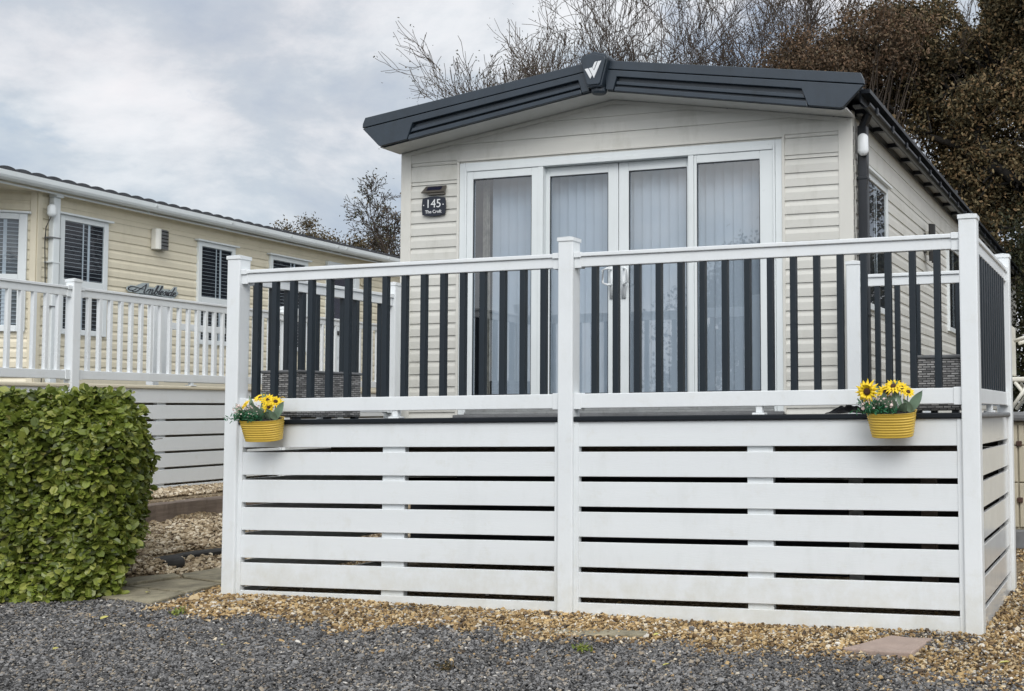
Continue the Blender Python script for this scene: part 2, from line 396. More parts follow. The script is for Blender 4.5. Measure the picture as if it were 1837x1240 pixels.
def clumps(blobs, nclump, nper, rad):
    """clumpy leaf positions inside ellipsoids (cx,cy,cz,rx,ry,rz,weight)"""
    B = np.array(blobs); w = B[:, 6]/B[:, 6].sum(); out = []
    idx = RNG.choice(len(B), nclump, p=w)
    d = rand_dirs(nclump); rr = RNG.uniform(.25, 1.05, nclump)**.6
    C = B[idx, :3]+d*rr[:, None]*B[idx, 3:6]
    n = RNG.integers(int(nper*.4), int(nper*1.6), nclump)
    for c, k in zip(C, n): out.append(c+RNG.normal(0, 1, (k, 3))*rad*RNG.uniform(.6, 1.3)*np.array([1, 1, .75]))
    return np.concatenate(out), C

# ------------------------------------------------------------------ terrain
def smooth(t): t = np.clip(t, 0, 1); return t*t*(3-2*t)
def gz(x, y):
    x = np.asarray(x, float); y = np.asarray(y, float)
    base = -.962-.014*np.clip(x, -1, 7)-.035*np.clip(-.3-y, 0, 7)
    base = base+.010*np.sin(x*2.3+y*1.1)*np.cos(y*2.9-x*.7)+.006*np.sin(x*7.1+1)*np.sin(y*6.3)
    xs = x+.1*(y-1.9)
    h = np.interp(xs, [-9, -3.5, -2.12, -2.06, -1.33, -1.22, -1.1], [-.42, -.47, -.48, -.655, -.86, -.93, -.95])
    w = smooth((y+.15)/.8)*(xs < -1.1)
    return base*(1-w)+h*w
PATH = [(-.12, -.42), (-1.22, -.12), (-1.15, .3), (-.95, .95), (-.97, 3.6), (-.35, 3.6), (-.42, 1.0), (-.3, .36), (-.22, -.05)]
def inpoly(x, y, P):
    r = np.zeros(len(x), bool); n = len(P)
    for i in range(n):
        (x1, y1), (x2, y2) = P[i], P[(i+1) % n]
        c = ((y1 > y) != (y2 > y)) & (x < (x2-x1)*(y-y1)/(y2-y1+1e-12)+x1); r ^= c
    return r
def goldness(x, y):
    yb = np.interp(x, [-.3, -.12, .8, 1.8, 2.8, 4.1, 4.7, 5.3, 6.5, 9], [0, -.47, -.60, -.63, -.62, -.60, -.72, -.92, -1.2, -2.0])
    n = .07*np.sin(x*5.3)+.05*np.sin(x*11.7+2)+.04*np.sin(x*23+y*9)
    g = (y-yb+n)/np.where(x > 3.4, .18+.16*np.clip(x-3.4, 0, 1.6), .18)+.5
    g = np.where((x < -.12) & (y < .1), -1, g)
    # a patch of slate has strayed to the foot of the right-hand post
    g = np.where(((x-4.78)/.24)**2+((y+.16)/.18)**2 < 1, .35, g)
    g = np.where(((x-1.42-.3*(y+.15))/.17)**2+((y+.12)/.13)**2 < 1, .25, g)
    return np.clip(g, 0, 1)
def make_ground():
    xs = np.concatenate([np.linspace(-400, -12, 14), np.linspace(-11, 12, 231), np.linspace(13, 400, 14)])
    ys = np.concatenate([np.linspace(-300, -9, 10), np.linspace(-8, 12, 201), np.linspace(13, 700, 18)])
    X, Y = np.meshgrid(xs, ys); Z = gz(X, Y)-.012
    V = np.stack([X, Y, Z], -1).reshape(-1, 3); nx = len(xs)
    i, j = np.meshgrid(np.arange(nx-1), np.arange(len(ys)-1)); a = (j*nx+i).ravel()
    ob = np_mesh('ground', V, np.stack([a, a+1, a+nx+1, a+nx], 1), M['ground'], True)
    at = ob.data.attributes.new('golden', 'FLOAT', 'POINT'); g = goldness(V[:, 0], V[:, 1])
    g = np.where((V[:, 1] > 0), 1, g); at.data.foreach_set('value', g.astype(np.float32))
    ob['kind'] = 'structure'
make_ground()
def scatter(n, x0, x1, y0, y1): return RNG.uniform(x0, x1, n), RNG.uniform(y0, y1, n)
def put_stones(name, label, regions, mat, size, test, flat=.55, szvar=.35, sink=.25):
    PX, PY = [], []
    for (dens, x0, x1, y0, y1) in regions:
        x, y = scatter(int(dens*(x1-x0)*(y1-y0)), x0, x1, y0, y1); k = test(x, y); PX.append(x[k]); PY.append(y[k])
    x = np.concatenate(PX); y = np.concatenate(PY)
    lift = RNG.uniform(-sink, .75, len(x))*size*.6
    V, F = stones(np.stack([x, y, gz(x, y)+lift], 1), size, flat, szvar)
    ob = np_mesh(name, V, F, mat); ob['kind'] = 'stuff'; ob['label'] = label; ob['category'] = 'gravel'
off_deck = lambda x, y: ~((x > .02) & (x < 4.98) & (y > .06) & (y < 1.75))
PINK = [(4.345, -.54), (4.40, -.44), (4.52, -.16), (4.63, -.20), (4.75, -.19), (4.73, -.40), (4.715, -.58), (4.5, -.57)]
off_path = lambda x, y: ~inpoly(x, y, PATH) & (~inpoly(x, y, PINK) | (RNG.uniform(0, 1, len(x)) < .05)) & ~((x+.1*(y-1.9) > -2.33) & (x+.1*(y-1.9) < -2.05) & (y > .3) & (y < 3.45)) & ~((x+.06*(y-1) > -1.36) & (x+.06*(y-1) < -1.22) & (y > .72) & (y < 3.4))
rnd = lambda x: RNG.uniform(0, 1, len(x))
put_stones('slate_chippings', 'grey slate chippings covering the drive in the foreground',
    [(7200, -.4, 6.6, -2.3, -.35), (1500, -3.2, 9, -3.6, -.2), (4200, -1.6, -.1, -1.1, .1), (300, -5, 12, -8, -3.4), (2500, 4.4, 5.4, -.5, .1)], M['slate'], .0150,
    lambda x, y: off_path(x, y) & off_deck(x, y) & ((rnd(x) > goldness(x, y)*.97)) & ((y < .0) | ((x > -1.2) & (x < -.2) & (y < .15))), .5)
put_stones('golden_gravel', 'golden brown gravel heaped along the foot of the white decking',
    [(5200, -.25, 6.6, -1.2, .12), (3200, 4.95, 7, .1, 3.2), (1200, 3.9, 9, 3.2, 9), (5000, -.35, .02, -.3, 2.5), (260, 0, 5, .1, 1.6)], M['gold'], .0185,
    lambda x, y: off_path(x, y) & (rnd(x) < goldness(x, y)+.035) & ((off_deck(x, y)) | (rnd(x) < .3)), .55)
put_stones('pale_gravel', 'pale buff gravel on the bank between the two homes',
    [(2600, -3.3, -.35, -.1, 5), (900, -4.6, -3.2, 0, 5), (800, -3.3, 0, 5, 9), (1200, -2.6, -1.0, -.1, 1.6)], M['pale'], .031,
    lambda x, y: off_path(x, y) & (x+.1*(y-1.9) < -.9) | ((x < -.3) & (y > 2.6)), .55, .3)
def path():
    mb = MB(); rr = random.Random(4)
    polys = [[(-.13, -.42), (-.66, -.30), (-.60, .02), (-.23, -.06)], [(-.68, -.29), (-1.22, -.13), (-1.16, .16), (-.62, .04)],
             [(-.24, -.03), (-.61, .05), (-.86, .11), (-.80, .50), (-.31, .35)], [(-.89, .12), (-1.16, .18), (-1.12, .42), (-.98, .62), (-.83, .52)],
             [(-.32, .38), (-.81, .53), (-.96, .66), (-.95, .98), (-.42, 1.0)], [(-.42, 1.04), (-.95, 1.02), (-.97, 1.7), (-.4, 1.7)], [(-.4, 1.74), (-.97, 1.74), (-.97, 2.6), (-.36, 2.6)], [(-.36, 2.64), (-.97, 2.64), (-.97, 3.6), (-.36, 3.6)]]
    for P in polys:
        z = float(gz(sum(p[0] for p in P)/len(P), sum(p[1] for p in P)/len(P)))+rr.uniform(.012, .022)
        mb.prism(P, z-.05, z, 2)
    single('path', mb, M['flag'], None, None, (0, 0, 0), bevel=.008, kind='structure')
path()

# ------------------------------------------------------------------ decking in front of the main home
XM, XR, DY = 2.441, 4.896, 1.66
deck = Thing('raised_decking', 'white plastic raised decking with dark grey balusters in front of the beige home', 'decking', (2.5, .9, -1.0))
def post(T, x, y, z0, ztop, w=.1, mat=None):
    p = T.part('post', MB().box(x, x+w, y, y+w, z0, ztop), mat or M['white'], bevel=.007)
    c = MB(); o = .005
    c.box(x-o, x+w+o, y-o, y+w+o, ztop-.004, ztop+.021)
    cx, cy = x+w/2, y+w/2
    c.add([(x-o, y-o, ztop+.021), (x+w+o, y-o, ztop+.021), (x+w+o, y+w+o, ztop+.021), (x-o, y+w+o, ztop+.021), (cx, cy, ztop+.034)], [(0, 1, 4), (1, 2, 4), (2, 3, 4), (3, 0, 4)])
    T.part('post_cap', c, mat or M['white'], parent=p, bevel=.003)
for x, y, zt in ((0, 0, 1.253), (XM, 0, 1.253), (XR, 0, 1.256), (XR, DY, 1.253), (0, DY, 1.253), (3.835, DY, 1.253)):
    post(deck, x, y, -1.12, zt)
ZR = 1.177
def rail_bay(T, ax, c, a0, a1, zr=ZR, mat=None, bal=None, n=16, bstart=None, bend=None, zb=(.231, .319), feet=(), deckz=.181, bw=.038, wide=.07, sock=True):
    """ax 0: runs along x at y=c; ax 1: runs along y at x=c (c = centre line)"""
    mat = mat or M['white']; bal = bal or M['anth']
    def B(mb, s0, s1, t, z0, z1):
        if ax == 0: mb.box(s0, s1, c-t, c+t, z0, z1)
        else: mb.box(c-t, c+t, s0, s1, z0, z1)
    hr = MB(); B(hr, a0, a1, wide/2, zr-.024, zr); B(hr, a0, a1, wide/2-.012, zr-.086, zr-.0242)
    h = T.part('handrail', hr, mat, bevel=.004)
    br = MB(); B(br, a0, a1, .024, zb[0], zb[1]); b = T.part('bottom_rail', br, mat, bevel=.004)
    if sock:
        for s0, s1 in ((a0, a0+.045), (a1-.045, a1)):
            k = MB(); B(k, s0, s1, wide/2+.004, zr-.03, zr+.005); B(k, s0, s1, wide/2-.007, zr-.093, zr-.0305); T.part('rail_bracket', k, mat, parent=h, bevel=.003)
            k = MB(); B(k, s0, s1, .03, zb[0]-.006, zb[1]+.005); T.part('rail_bracket', k, mat, parent=b, bevel=.003)
    b0 = bstart if bstart is not None else a0+.118; b1 = bend if bend is not None else a1-.118
    for i in range(n):
        s = b0+(b1-b0)*i/(n-1)
        k = MB(); B(k, s-bw/2, s+bw/2, bw/2, zb[1]-.004, zr-.08); T.part('baluster', k, bal, bevel=.004)
    for s in feet:
        k = MB(); B(k, s-.02, s+.02, .018, deckz+.012, zb[0]+.003); B(k, s-.038, s+.038, .034, deckz-.002, deckz+.012); T.part('rail_foot', k, mat, parent=b, bevel=.005)
rail_bay(deck, 0, .05, .1, XM, bstart=.208, bend=2.322, feet=(1.28,))
rail_bay(deck, 0, .05, XM+.1, XR, bstart=2.668, bend=4.766, feet=(3.715,))
rail_bay(deck, 1, .05, .1, DY, n=10, feet=(.9,))
rail_bay(deck, 1, XR+.05, .1, DY, n=13, feet=(.85,), bw=.046)
rail_bay(deck, 0, DY+.05, 3.935, XR, n=6, feet=(4.4,))
# deck floor and rounded dark edge trim
fl = MB(); y = .07
while y < 1.80:
    fl.box(.06, 4.94, y, min(y+.137, 1.845), .151, .179); y += .142
deck.part('deck_floor', fl, M['anth'], bevel=.003)
for a0, a1 in ((.1, XM), (XM+.098, XR+.001)):
    e = MB(); e.box(a0, a1, .012, .069, .1505, .1815); deck.part('edge_trim', e, M['edge'], bevel=.006)
e = MB(); e.box(XR+.031, XR+.092, .1, DY, .150, .181); deck.part('edge_trim', e, M['grey_plastic'], bevel=.011)
e = MB(); e.box(.008, .069, .1, DY, .150, .181); deck.part('edge_trim', e, M['edge'], bevel=.011)
# slatted skirting
def skirt(T, ax, c, a0, a1, out, zbot, mat, pitch=.18, gap=.032, z1=.150, n=6, battens=(), t=.022, strip=True, first=0.0):
    """out = -1/+1 side facing outwards; c = outer face"""
    def B(mb, s0, s1, d0, d1, z0, zz):
        p, q = sorted((c-out*d0, c-out*d1))
        if ax == 0: mb.box(s0, s1, p, q, z0, zz)
        else: mb.box(p, q, s0, s1, z0, zz)
    z = z1
    for k in range(n+1):
        lo = first-pitch*k if k < n else zbot
        hi = z1 if k == 0 else first-pitch*(k-1)-gap
        mb = MB(); B(mb, a0+.0012, a1-.0012, 0, t, lo, hi); T.part('skirting_board', mb, mat, bevel=.003)
    for (b0, b1) in battens:
        mb = MB(); B(mb, b0, b1, t+.001, t+.04, zbot, z1-.01); T.part('batten', mb, mat)
    if strip:
        for s0, s1 in ((a0-.001, a0+.030), (a1-.030, a1+.001)):
            mb = MB(); B(mb, s0, s1, -.006, t+.012, zbot, z1-.001); T.part('end_channel', mb, mat, bevel=.002)
skirt(deck, 0, .03, .1, XM, -1, -1.10, M['slat'], battens=((1.182, 1.345),))
skirt(deck, 0, .03, XM+.1, XR, -1, -1.12, M['slat'], battens=((3.636, 3.792),))
skirt(deck, 1, XR+.072, .1, DY, 1, -1.12, M['slat_side'])
skirt(deck, 1, .03, .1, DY, -1, -1.10, M['slat'], n=6)
# timber frame under the floor
j = MB()
for x in (.5, 1.3, 2.1, 2.9, 3.7, 4.4): j.box(x, x+.045, .12, 1.8, .03, .150)
j.box(.12, 4.86, .9, .95, -.11, .028); 
for x in (.6, 2.0, 3.4, 4.5): j.box(x, x+.09, .88, .97, -1.05, -.112)
deck.part('joists', j, M['timber'])
for k in range(6): deck.part('added_dark_backing', MB().box(3.935, XR, 1.70, 1.722, -1.1+k*.209, -1.1+k*.209+.207), M['log'])  # unseen dark boards added so the skirting gaps look black

# ------------------------------------------------------------------ main home
HX0, HX1, HY, HYB = .011, 3.83, 1.87, 13.9
XC = (HX0+HX1)/2
home = Thing('park_home', 'beige clad static holiday home with dark grey roof trim and glazed patio doors', 'holiday home', (XC, 7.9, -1.0))
ZE, ZA = 2.375, 2.668      # soffit height at eaves / apex
def slopez(x): return ZA-(ZA-ZE)*abs(x-XC)/(XC-HX0)
def gable_siding(z0, z1, pitch, depth, x0, x1):
    mb = MB(); z = z1; prof = []
    while z > z0+1e-6:
        b = max(z0, z-pitch); prof += [(0.001, z-.0006), (.0015, z-pitch*.16), (depth, max(b+.002, z-pitch*.42)), (depth, b+.0012), (0, b)]; z = b
    vs = []; fs = []
    for o, zz in prof:
        hw = (ZA-zz)/(ZA-ZE)*(XC-HX0)
        a, b = max(x0, XC-hw), min(x1, XC+hw)
        vs += [(a, HY-o, zz), (b, HY-o, zz)]
    for q in range(len(prof)-1): fs.append((2*q, 2*q+1, 2*q+3, 2*q+2))
    return mb.add(vs, fs)
DX0, DX1, DZ0, DZ1 = .547, 3.297, .205, 2.252
w = gable_siding(DZ1, ZA-.002, .128, .009, HX0+.08, HX1-.08)
for a, b in ((HX0+.08, DX0-.003), (DX1+.003, HX1-.08)):
    w.siding(a, b, 2.093, DZ1-.0005, .128, .009, plane=HY); w.siding(a, b, -.3, 2.091, .1035, .010, plane=HY)
front = home.part('front_wall', w, M['beige'])
for a, b in ((DX0-.022, DX0-.001), (DX1+.001, DX1+.022)): home.part('edge_strip', MB().box(a, b, HY-.018, HY-.0, DZ0-.02, DZ1+.012), M['beige_trim'], bevel=.003)
home.part('edge_strip', MB().box(DX0-.022, DX1+.022, HY-.016, HY-.0, DZ1+.0125, DZ1+.03), M['beige_trim'], bevel=.003)
s = MB()   # structural shell behind the cladding
s.box(HX0+.02, DX0-.002, HY+.001, HY+.06, -.35, 2.36); s.box(DX1+.002, HX1-.02, HY+.001, HY+.06, -.35, 2.36); s.box(HX0+.02, HX1-.02, HY+.001, HY+.06, 2.255, 2.36)
s.box(HX0+.02, HX1-.02, HYB-.06, HYB, -.35, 2.4); s.box(HX0+.02, HX0+.07, HY+.062, HYB-.062, -.35, 2.42); s.box(HX1-.07, HX1-.02, HY+.062, HYB-.062, -.35, 2.42)
s.box(HX0+.08, HX1-.08, HY+.07, HYB-.07, 2.36, 2.40); s.box(HX0+.08, HX1-.08, HY+.001, HYB-.07, -.35, .15)
s.box(HX0+.02, HX1-.02, HY+.12, HY+.16, -1.2, -.36)  # dark sheet added below the floor to blacken the view through the skirting
home.part('wall_shell', s, M['dark_room'])
sw = MB().siding(HY+.09, HYB-.09, 2.093, 2.455, .155, .006, 'y', HX1, 1).siding(HY+.09, HYB-.09, -.3, 2.091, .1035, .010, 'y', HX1, 1)
home.part('side_wall', sw, M['beige'])
sw = MB().siding(HY+.09, HYB-.09, -.3, 2.455, .1035, .010, 'y', HX0, -1)
home.part('side_wall', sw, M['beige'])
for x0, x1, so in ((HX0-.012, HX0+.082, -1), (HX1-.092, HX1+.012, 1)):
    t = MB(); t.box(x0, x1, HY-.014, HY-.001, -.3, 2.372)
    if so < 0: t.box(HX0-.014, HX0+.0, HY-.0005, HY+.09, -.3, 2.43)
    else: t.box(HX1, HX1+.014, HY-.0005, HY+.085, -.3, 2.43)
    home.part('corner_trim', t, M['beige_trim'], bevel=.003)
st = MB(); pts = [(HX1+.0155, HY+.03+.008*math.sin(k*2.1), 2.3-k*.05) for k in range(40)]
for a in pts: st.box(a[0]-.0013, a[0]+.001, a[1]-.008, a[1]+.012, a[2]-.03, a[2]+.016)
home.part('sealant_stain', st, M['sealant'])
# gable trim line beneath the soffit
g = MB()
for sx in (-1, 1):
    x0 = XC+sx*.0; x1 = XC+sx*(XC-HX0-.02)
    P = [(x0, ZA-.004), (x1, ZE+.0-.004), (x1, ZE-.034), (x0, ZA-.034)]; g.prism(P, HY-.016, HY-.008, 1)
home.part('gable_trim', g, M['beige_trim'], bevel=.002)
# roof
rf = MB(); ROY = 1.66
for sx in (-1, 1):
    xe = XC+sx*2.02; P = [(XC, 2.86), (xe, 2.575), (xe, 2.50), (XC, 2.79)]
    rf.prism(P if sx > 0 else P[::-1], ROY, HYB+.05, 1)
roof = home.part('roof', rf, M['roof'])
sf = MB()
for sx in (-1, 1):
    x1 = XC+sx*(XC-HX0+.035); P = [(XC, ZA+.014), (x1, ZE+.009), (x1, ZE-.006), (XC, ZA-.001)]
    sf.prism(P, 1.613, HY+.0, 1)
for x0, x1 in ((HX0-.10, HX0-.013), (HX1+.013, HX1+.108)): sf.box(x0, x1, HY+.02, HYB, 2.462, 2.474)
home.part('soffit', sf, M['soffit'])
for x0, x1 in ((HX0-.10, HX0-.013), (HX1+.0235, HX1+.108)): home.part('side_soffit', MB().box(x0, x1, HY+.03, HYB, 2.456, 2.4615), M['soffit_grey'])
b = MB()
for k in range(9):
    for sx in (-1, 1):
        x = XC+sx*(k*.21+.1); z = slopez(x); b.box(x-.008, x+.008, HY-.006, HY-.001+.0, z-.010, z-.002)
home.part('soffit_vent', b, M['black'])
# moulded front fascia in two halves, drawn with s along the slope and t from top to bottom
FY = 1.57
def half_fascia(sx):
    # top edge and bottom edge lines in x (distance from centre) -> z
    top = lambda d: 2.900-.1385*d          # outer face top
    bot = lambda d: 2.668-.1600*d
    def zt(d, t): return top(d)*(1-t)+bot(d)*t
    def poly(dts): return [(XC+sx*d, zt(d, t)) for d, t in dts]
    fm = MB()
    D0, D1 = .07, 2.075                      # d where the half begins / outer tip
    tip = [(D1-.0, .0), (D1+.012, .20)]
    base = poly([(D0, 0), (D1-.012, 0), (D1+.012, .26), (1.925, .97), (1.90, 1.0), (D0, 1.0)])
    fm.prism(base, FY+.034, 1.612, 1)
    fm.prism(poly([(D0, 0), (D1-.012, 0), (D1+.010, .17), (D1+.012, .285), (D0, .285)]), FY+.004, FY+.0335, 1)     # top strip
    fm.prism(poly([(D0, .315), (D1+.008, .315), (1.93, .94), (1.905, .97), (1.67, .97), (1.62, .52), (.16, .52), (.13, .97), (D0, .97)]), FY, FY+.0335, 1)
    fm.prism(poly([(.155, .66), (1.628, .66), (1.645, .77), (.15, .77)]), FY+.012, FY+.0335, 1)                    # middle bead
    fm.prism(poly([(.145, .85), (1.655, .85), (1.665, .99), (.135, .99)]), FY+.004, FY+.0335, 1)                   # lower band
    # return along the side of the roof
    xo = XC+sx*(D1-.05); xi = XC+sx*(D1-.16)
    return fm
for sx in (-1, 1): home.part('fascia', half_fascia(sx), M['fascia'], bevel=.006)
# ridge badge
def shield(sc, x0, z0): return [(x0+a*sc, z0+b*sc) for a, b in ((0, .150), (.105, .120), (.118, .095), (.062, -.115), (.05, -.125), (-.05, -.125), (-.062, -.115), (-.118, .095), (-.105, .120))]
bd = MB(); bd.prism(shield(1.0, XC-.005, 2.802), 1.525, 1.66, 1)
badge = home.part('ridge_badge', bd, M['fascia'], bevel=.008)
bf = MB().prism(shield(.86, XC-.005, 2.80), 1.512, 1.526, 1); home.part('badge_face', bf, M['fascia'], parent=badge, bevel=.004)
bl = MB(); bl.rings([[(XC+.0+.062*math.cos(t)*k, 1.60+.05*math.sin(t)*k, z) for t in np.linspace(0, 2*PI, 16, endpoint=False)] for k, z in ((1, 2.69), (1, 2.655), (.8, 2.640))]); home.part('badge_foot', bl, M['fascia'], parent=badge)
em = MB()
def EP(pts): return [(XC-.005+(x-592)*.000485*.92, 2.802-(y-600)*.000485*.92) for x, y in pts]
for P in ([(435, 570), (500, 563), (570, 690), (540, 745)], [(515, 562), (575, 553), (612, 610), (682, 456), (745, 450), (608, 738)], [(582, 548), (627, 462), (665, 457), (606, 592)]):
    em.prism(EP(P), 1.508, 1.5125, 1)
home.part('emblem', em, M['silver'], parent=badge)
# gutter, brackets, downpipe (right side)
def half_round(mb, x, y0, y1, z, r, n=9):
    prof = [(x+r*math.cos(PI+PI*k/n), z+r*math.sin(PI+PI*k/n)) for k in range(n+1)]
    prof2 = [(x+(r-.006)*math.cos(PI+PI*k/n), z+(r-.006)*math.sin(PI+PI*k/n)) for k in range(n, -1, -1)]
    return mb.prism(prof+prof2, y0, y1, 1)
gut = MB(); half_round(gut, 3.970, 1.76, HYB, 2.445, .038); gut.box(3.93, 4.02, 1.70, HYB, 2.50, 2.53); gut.box(3.94, 3.95, 1.70, HYB, 2.44, 2.52); gut.box(3.842, 3.852, HY+.1, HYB, 2.402, 2.455); half_round(gut, HX0-.125, 1.76, HYB, 2.475, .052)
gutter = home.part('gutter', gut, M['black'])
for k in range(20):
    y = 1.95+.57*k
    q = MB(); q.box(3.853, 3.965, y, y+.05, 2.420, 2.4555); q.box(4.009, 4.02, y, y+.04, 2.405, 2.455)
    home.part('gutter_bracket', q, M['black'], parent=gutter)
dp = MB(); dp.box(3.852, 3.925, 1.985, 2.058, -.7, 2.34); dp.tube([(3.888, 2.02, 2.33), (3.92, 2.0, 2.39), (3.955, 1.98, 2.45)], .036, 8); dp.box(3.843, 3.93, 1.98, 2.064, 1.93, 1.955); dp.box(3.843, 3.93, 1.98, 2.064, .9, .925)
home.part('downpipe', dp, M['black'], bevel=.006)
# roof vent
v = MB().tube([(3.52, 8.6, 2.55), (3.52, 8.6, 3.02)], .07, 14); v.tube([(3.52, 8.6, 3.02), (3.52, 8.6, 3.06)], .05, 14); v.tube([(3.52, 8.6, 3.06), (3.52, 8.6, 3.10)], .10, 14)
home.part('roof_vent', v, M['black'])

# front patio door set
df = MB(); yo = HY-.022
df.box(DX0, DX0+.052, yo+.012, HY+.05, DZ0, DZ1); df.box(DX1-.052, DX1, yo+.012, HY+.05, DZ0, DZ1); df.box(DX0+.053, DX1-.053, yo+.012, HY+.05, DZ1-.04, DZ1)
df.box(DX0+.053, DX0+.07, yo, HY+.06, DZ0, DZ1-.041); df.box(DX1-.07, DX1-.053, yo, HY+.06, DZ0, DZ1-.041); df.box(DX0+.071, DX1-.071, yo, HY+.06, DZ1-.075, DZ1-.041)

for x in (1.262, 2.545): df.box(x, x+.045, yo+.002, HY+.09, DZ0+.046, DZ1-.076)
dframe = home.part('patio_door_frame', df, M['frame'], bevel=.004)
tr = MB().box(DX0-.01, DX1+.01, yo-.045, HY+.06, DZ0-.025, DZ0-.0005); home.part('threshold', tr, M['grey_plastic'], parent=dframe, bevel=.004)
tr = MB().box(DX0+.071, DX1-.071, yo-.01, HY+.09, DZ0+.0005, DZ0+.02).box(DX0+.071, DX1-.071, yo+.012, HY+.09, DZ0+.0205, DZ0+.045); home.part('door_track', tr, M['alu'], parent=dframe, bevel=.003)
def sash(name, x0, x1, gx0, gx1, gz1, y, zt, kids=None):
    mb = MB(); zb = DZ0+.046; gb = .36
    mb.box(x0, gx0, y, y+.045, zb, zt); mb.box(gx1, x1, y, y+.045, zb, zt); mb.box(gx0, gx1, y+.0005, y+.0445, gz1, zt-.0005); mb.box(gx0, gx1, y+.0005, y+.0445, zb, gb)
    ob = home.part(name, mb, M['frame'], bevel=.004)
    be = MB()   # glazing gasket
    for a, b, c, d in ((gx0, gx0+.006, gb, gz1), (gx1-.006, gx1, gb, gz1), (gx0+.006, gx1-.006, gz1-.006, gz1), (gx0+.006, gx1-.006, gb, gb+.006)): be.box(a, b, y+.006, y+.012, c, d)
    home.part('gasket', be, M['black'], parent=ob)
    home.part('pane', MB().add([(gx0, y+.016, gb), (gx1, y+.016, gb), (gx1, y+.016, gz1), (gx0, y+.016, gz1)], [(0, 1, 2, 3)]), M['glass'], parent=ob)
    return ob
sash('fixed_window', .618, 1.261, .674, 1.203, 2.113, HY-.014, DZ1-.076)
sash('fixed_window', 2.591, 3.226, 2.614, 3.122, 2.113, HY-.014, DZ1-.076)
d1 = sash('sliding_door', 1.255, 1.934, 1.338, 1.848, 2.103, HY+.036, DZ1-.076)
d2 = sash('sliding_door', 1.940, 2.600, 2.024, 2.512, 2.103, HY+.036, DZ1-.076)
for d, x, s in ((d1, 1.885, -1), (d2, 1.985, 1)):
    h = MB(); yy = HY+.030
    h.box(x-.018, x+.018, yy-.006, yy+.006, 1.10, 1.36); xo = x+s*.055
    h.tube([(x, yy, 1.33), (x+s*.02, yy-.045, 1.335), (xo, yy-.05, 1.32), (xo, yy-.05, 1.22), (x+s*.02, yy-.045, 1.205), (x, yy, 1.21)], .0095, 8)
    home.part('handle', h, M['white'], parent=d, smooth=True)
room = MB(); r0, r1 = DX0+.03, DX1-.03
room.add([(r0, HY+.092, .2), (r1, HY+.092, .2), (r1, 4.6, .2), (r0, 4.6, .2), (r0, HY+.092, 2.2), (r1, HY+.092, 2.2), (r1, 4.6, 2.2), (r0, 4.6, 2.2)], [(0, 1, 2, 3), (4, 5, 6, 7), (1, 2, 6, 5), (2, 3, 7, 6), (3, 0, 4, 7)])
home.part('room', room, M['dark_room'])
def blind(x0, x1, yb=HY+.17):
    mb = MB(); x = x0; k = 0
    while x < x1-.04:
        a = .30; ww = .089
        xa, xb = x, x+ww*math.cos(a); ya, yc = yb, yb+ww*math.sin(a)
        z0, z1 = .27, 2.17; bow = .006
        cols = []
        for q in range(5):
            t = q/4; cols.append((xa+(xb-xa)*t+bow*math.sin(PI*t)*math.sin(a), ya+(yc-ya)*t-bow*math.sin(PI*t)*math.cos(a)))
        vs = [(cx, cy, z0) for cx, cy in cols]+[(cx, cy, z1) for cx, cy in cols]
        mb.add(vs, [(q, q+1, q+6, q+5) for q in range(4)]); x += .0765; k += 1
    return mb
home.part('vertical_blind', blind(.745, 1.90), M['blind'], smooth=True)
home.part('vertical_blind', blind(1.93, 3.18), M['blind'], smooth=True)
cu = MB(); vs = []; n = 14
for k in range(n): x = .665+k*.0065; vs += [(x, HY+.15+.02*math.sin(k*1.9), .27), (x-.02*(k/n), HY+.15+.02*math.sin(k*1.9), 2.15)]
cu.add(vs, [(2*k, 2*k+2, 2*k+3, 2*k+1) for k in range(n-1)]); home.part('curtain', cu, M['curtain'], smooth=True)

# side windows of the main home (face +x)
def side_window(T, x, y0, y1, z0, z1, mull=None, mid=None, fw=.05, blinds=False, frame=None, head=True, dirn=1, dep=.045, rot=None):
    """window in a wall whose outward normal is +x, standing slightly proud"""
    fr = MB(); X0, X1 = x-.03, x+.03
    fr.box(X0, X1, y0, y0+fw, z0, z1); fr.box(X0, X1, y1-fw, y1, z0, z1); fr.box(X0+.0005, X1-.0005, y0+fw, y1-fw, z1-fw, z1); fr.box(X0+.0005, X1-.0005, y0+fw, y1-fw, z0, z0+fw)
    if mid: fr.box(X0+.0005, X1-.0005, y0+fw, y1-fw, mid-.045, mid+.045)
    ex = MB(); e = .022
    if head: fr.box(x, X1+.03, y0-e-.02, y1+e+.02, z1+.001, z1+.022)
    f = T.part('window', fr, frame or M['frame'], bevel=.004)
    rr = MB(); rr.box(x-.028, x+.008, y0+fw*.5, y1-fw*.5, z0+fw*.5, z1-fw*.5); T.part('window_interior', rr, M['dark_glass_room'], parent=f)
    if blinds:
        bb = MB(); z = z0+fw+.02
        while z < z1-fw: bb.box(x+.0095, x+.0125, y0+fw, y1-fw, z, z+.0030); z += .042
        T.part('venetian_blind', bb, M['blind'], parent=f)
    if mull is not None: T.part('inner_frame', MB().box(x+.013, x+.015, mull-.010, mull+.018, z0+fw, z1-fw).box(x+.0132, x+.0148, mull-.075, mull-.06, z0+fw, z1-fw), M['blind'], parent=f)
    T.part('pane', MB().add([(x+.017, y0+fw, z0+fw), (x+.017, y1-fw, z0+fw), (x+.017, y1-fw, z1-fw), (x+.017, y0+fw, z1-fw)], [(0, 1, 2, 3)]), M['glass2'], parent=f)
    return f
side_window(home, HX1+.005, 2.15, 3.02, .985, 2.055, mull=2.62)
side_window(home, HX1+.005, 6.2, 7.35, 1.08, 2.06, mull=6.6)
side_window(home, HX1+.005, 9.6, 10.4, 1.3, 2.06)

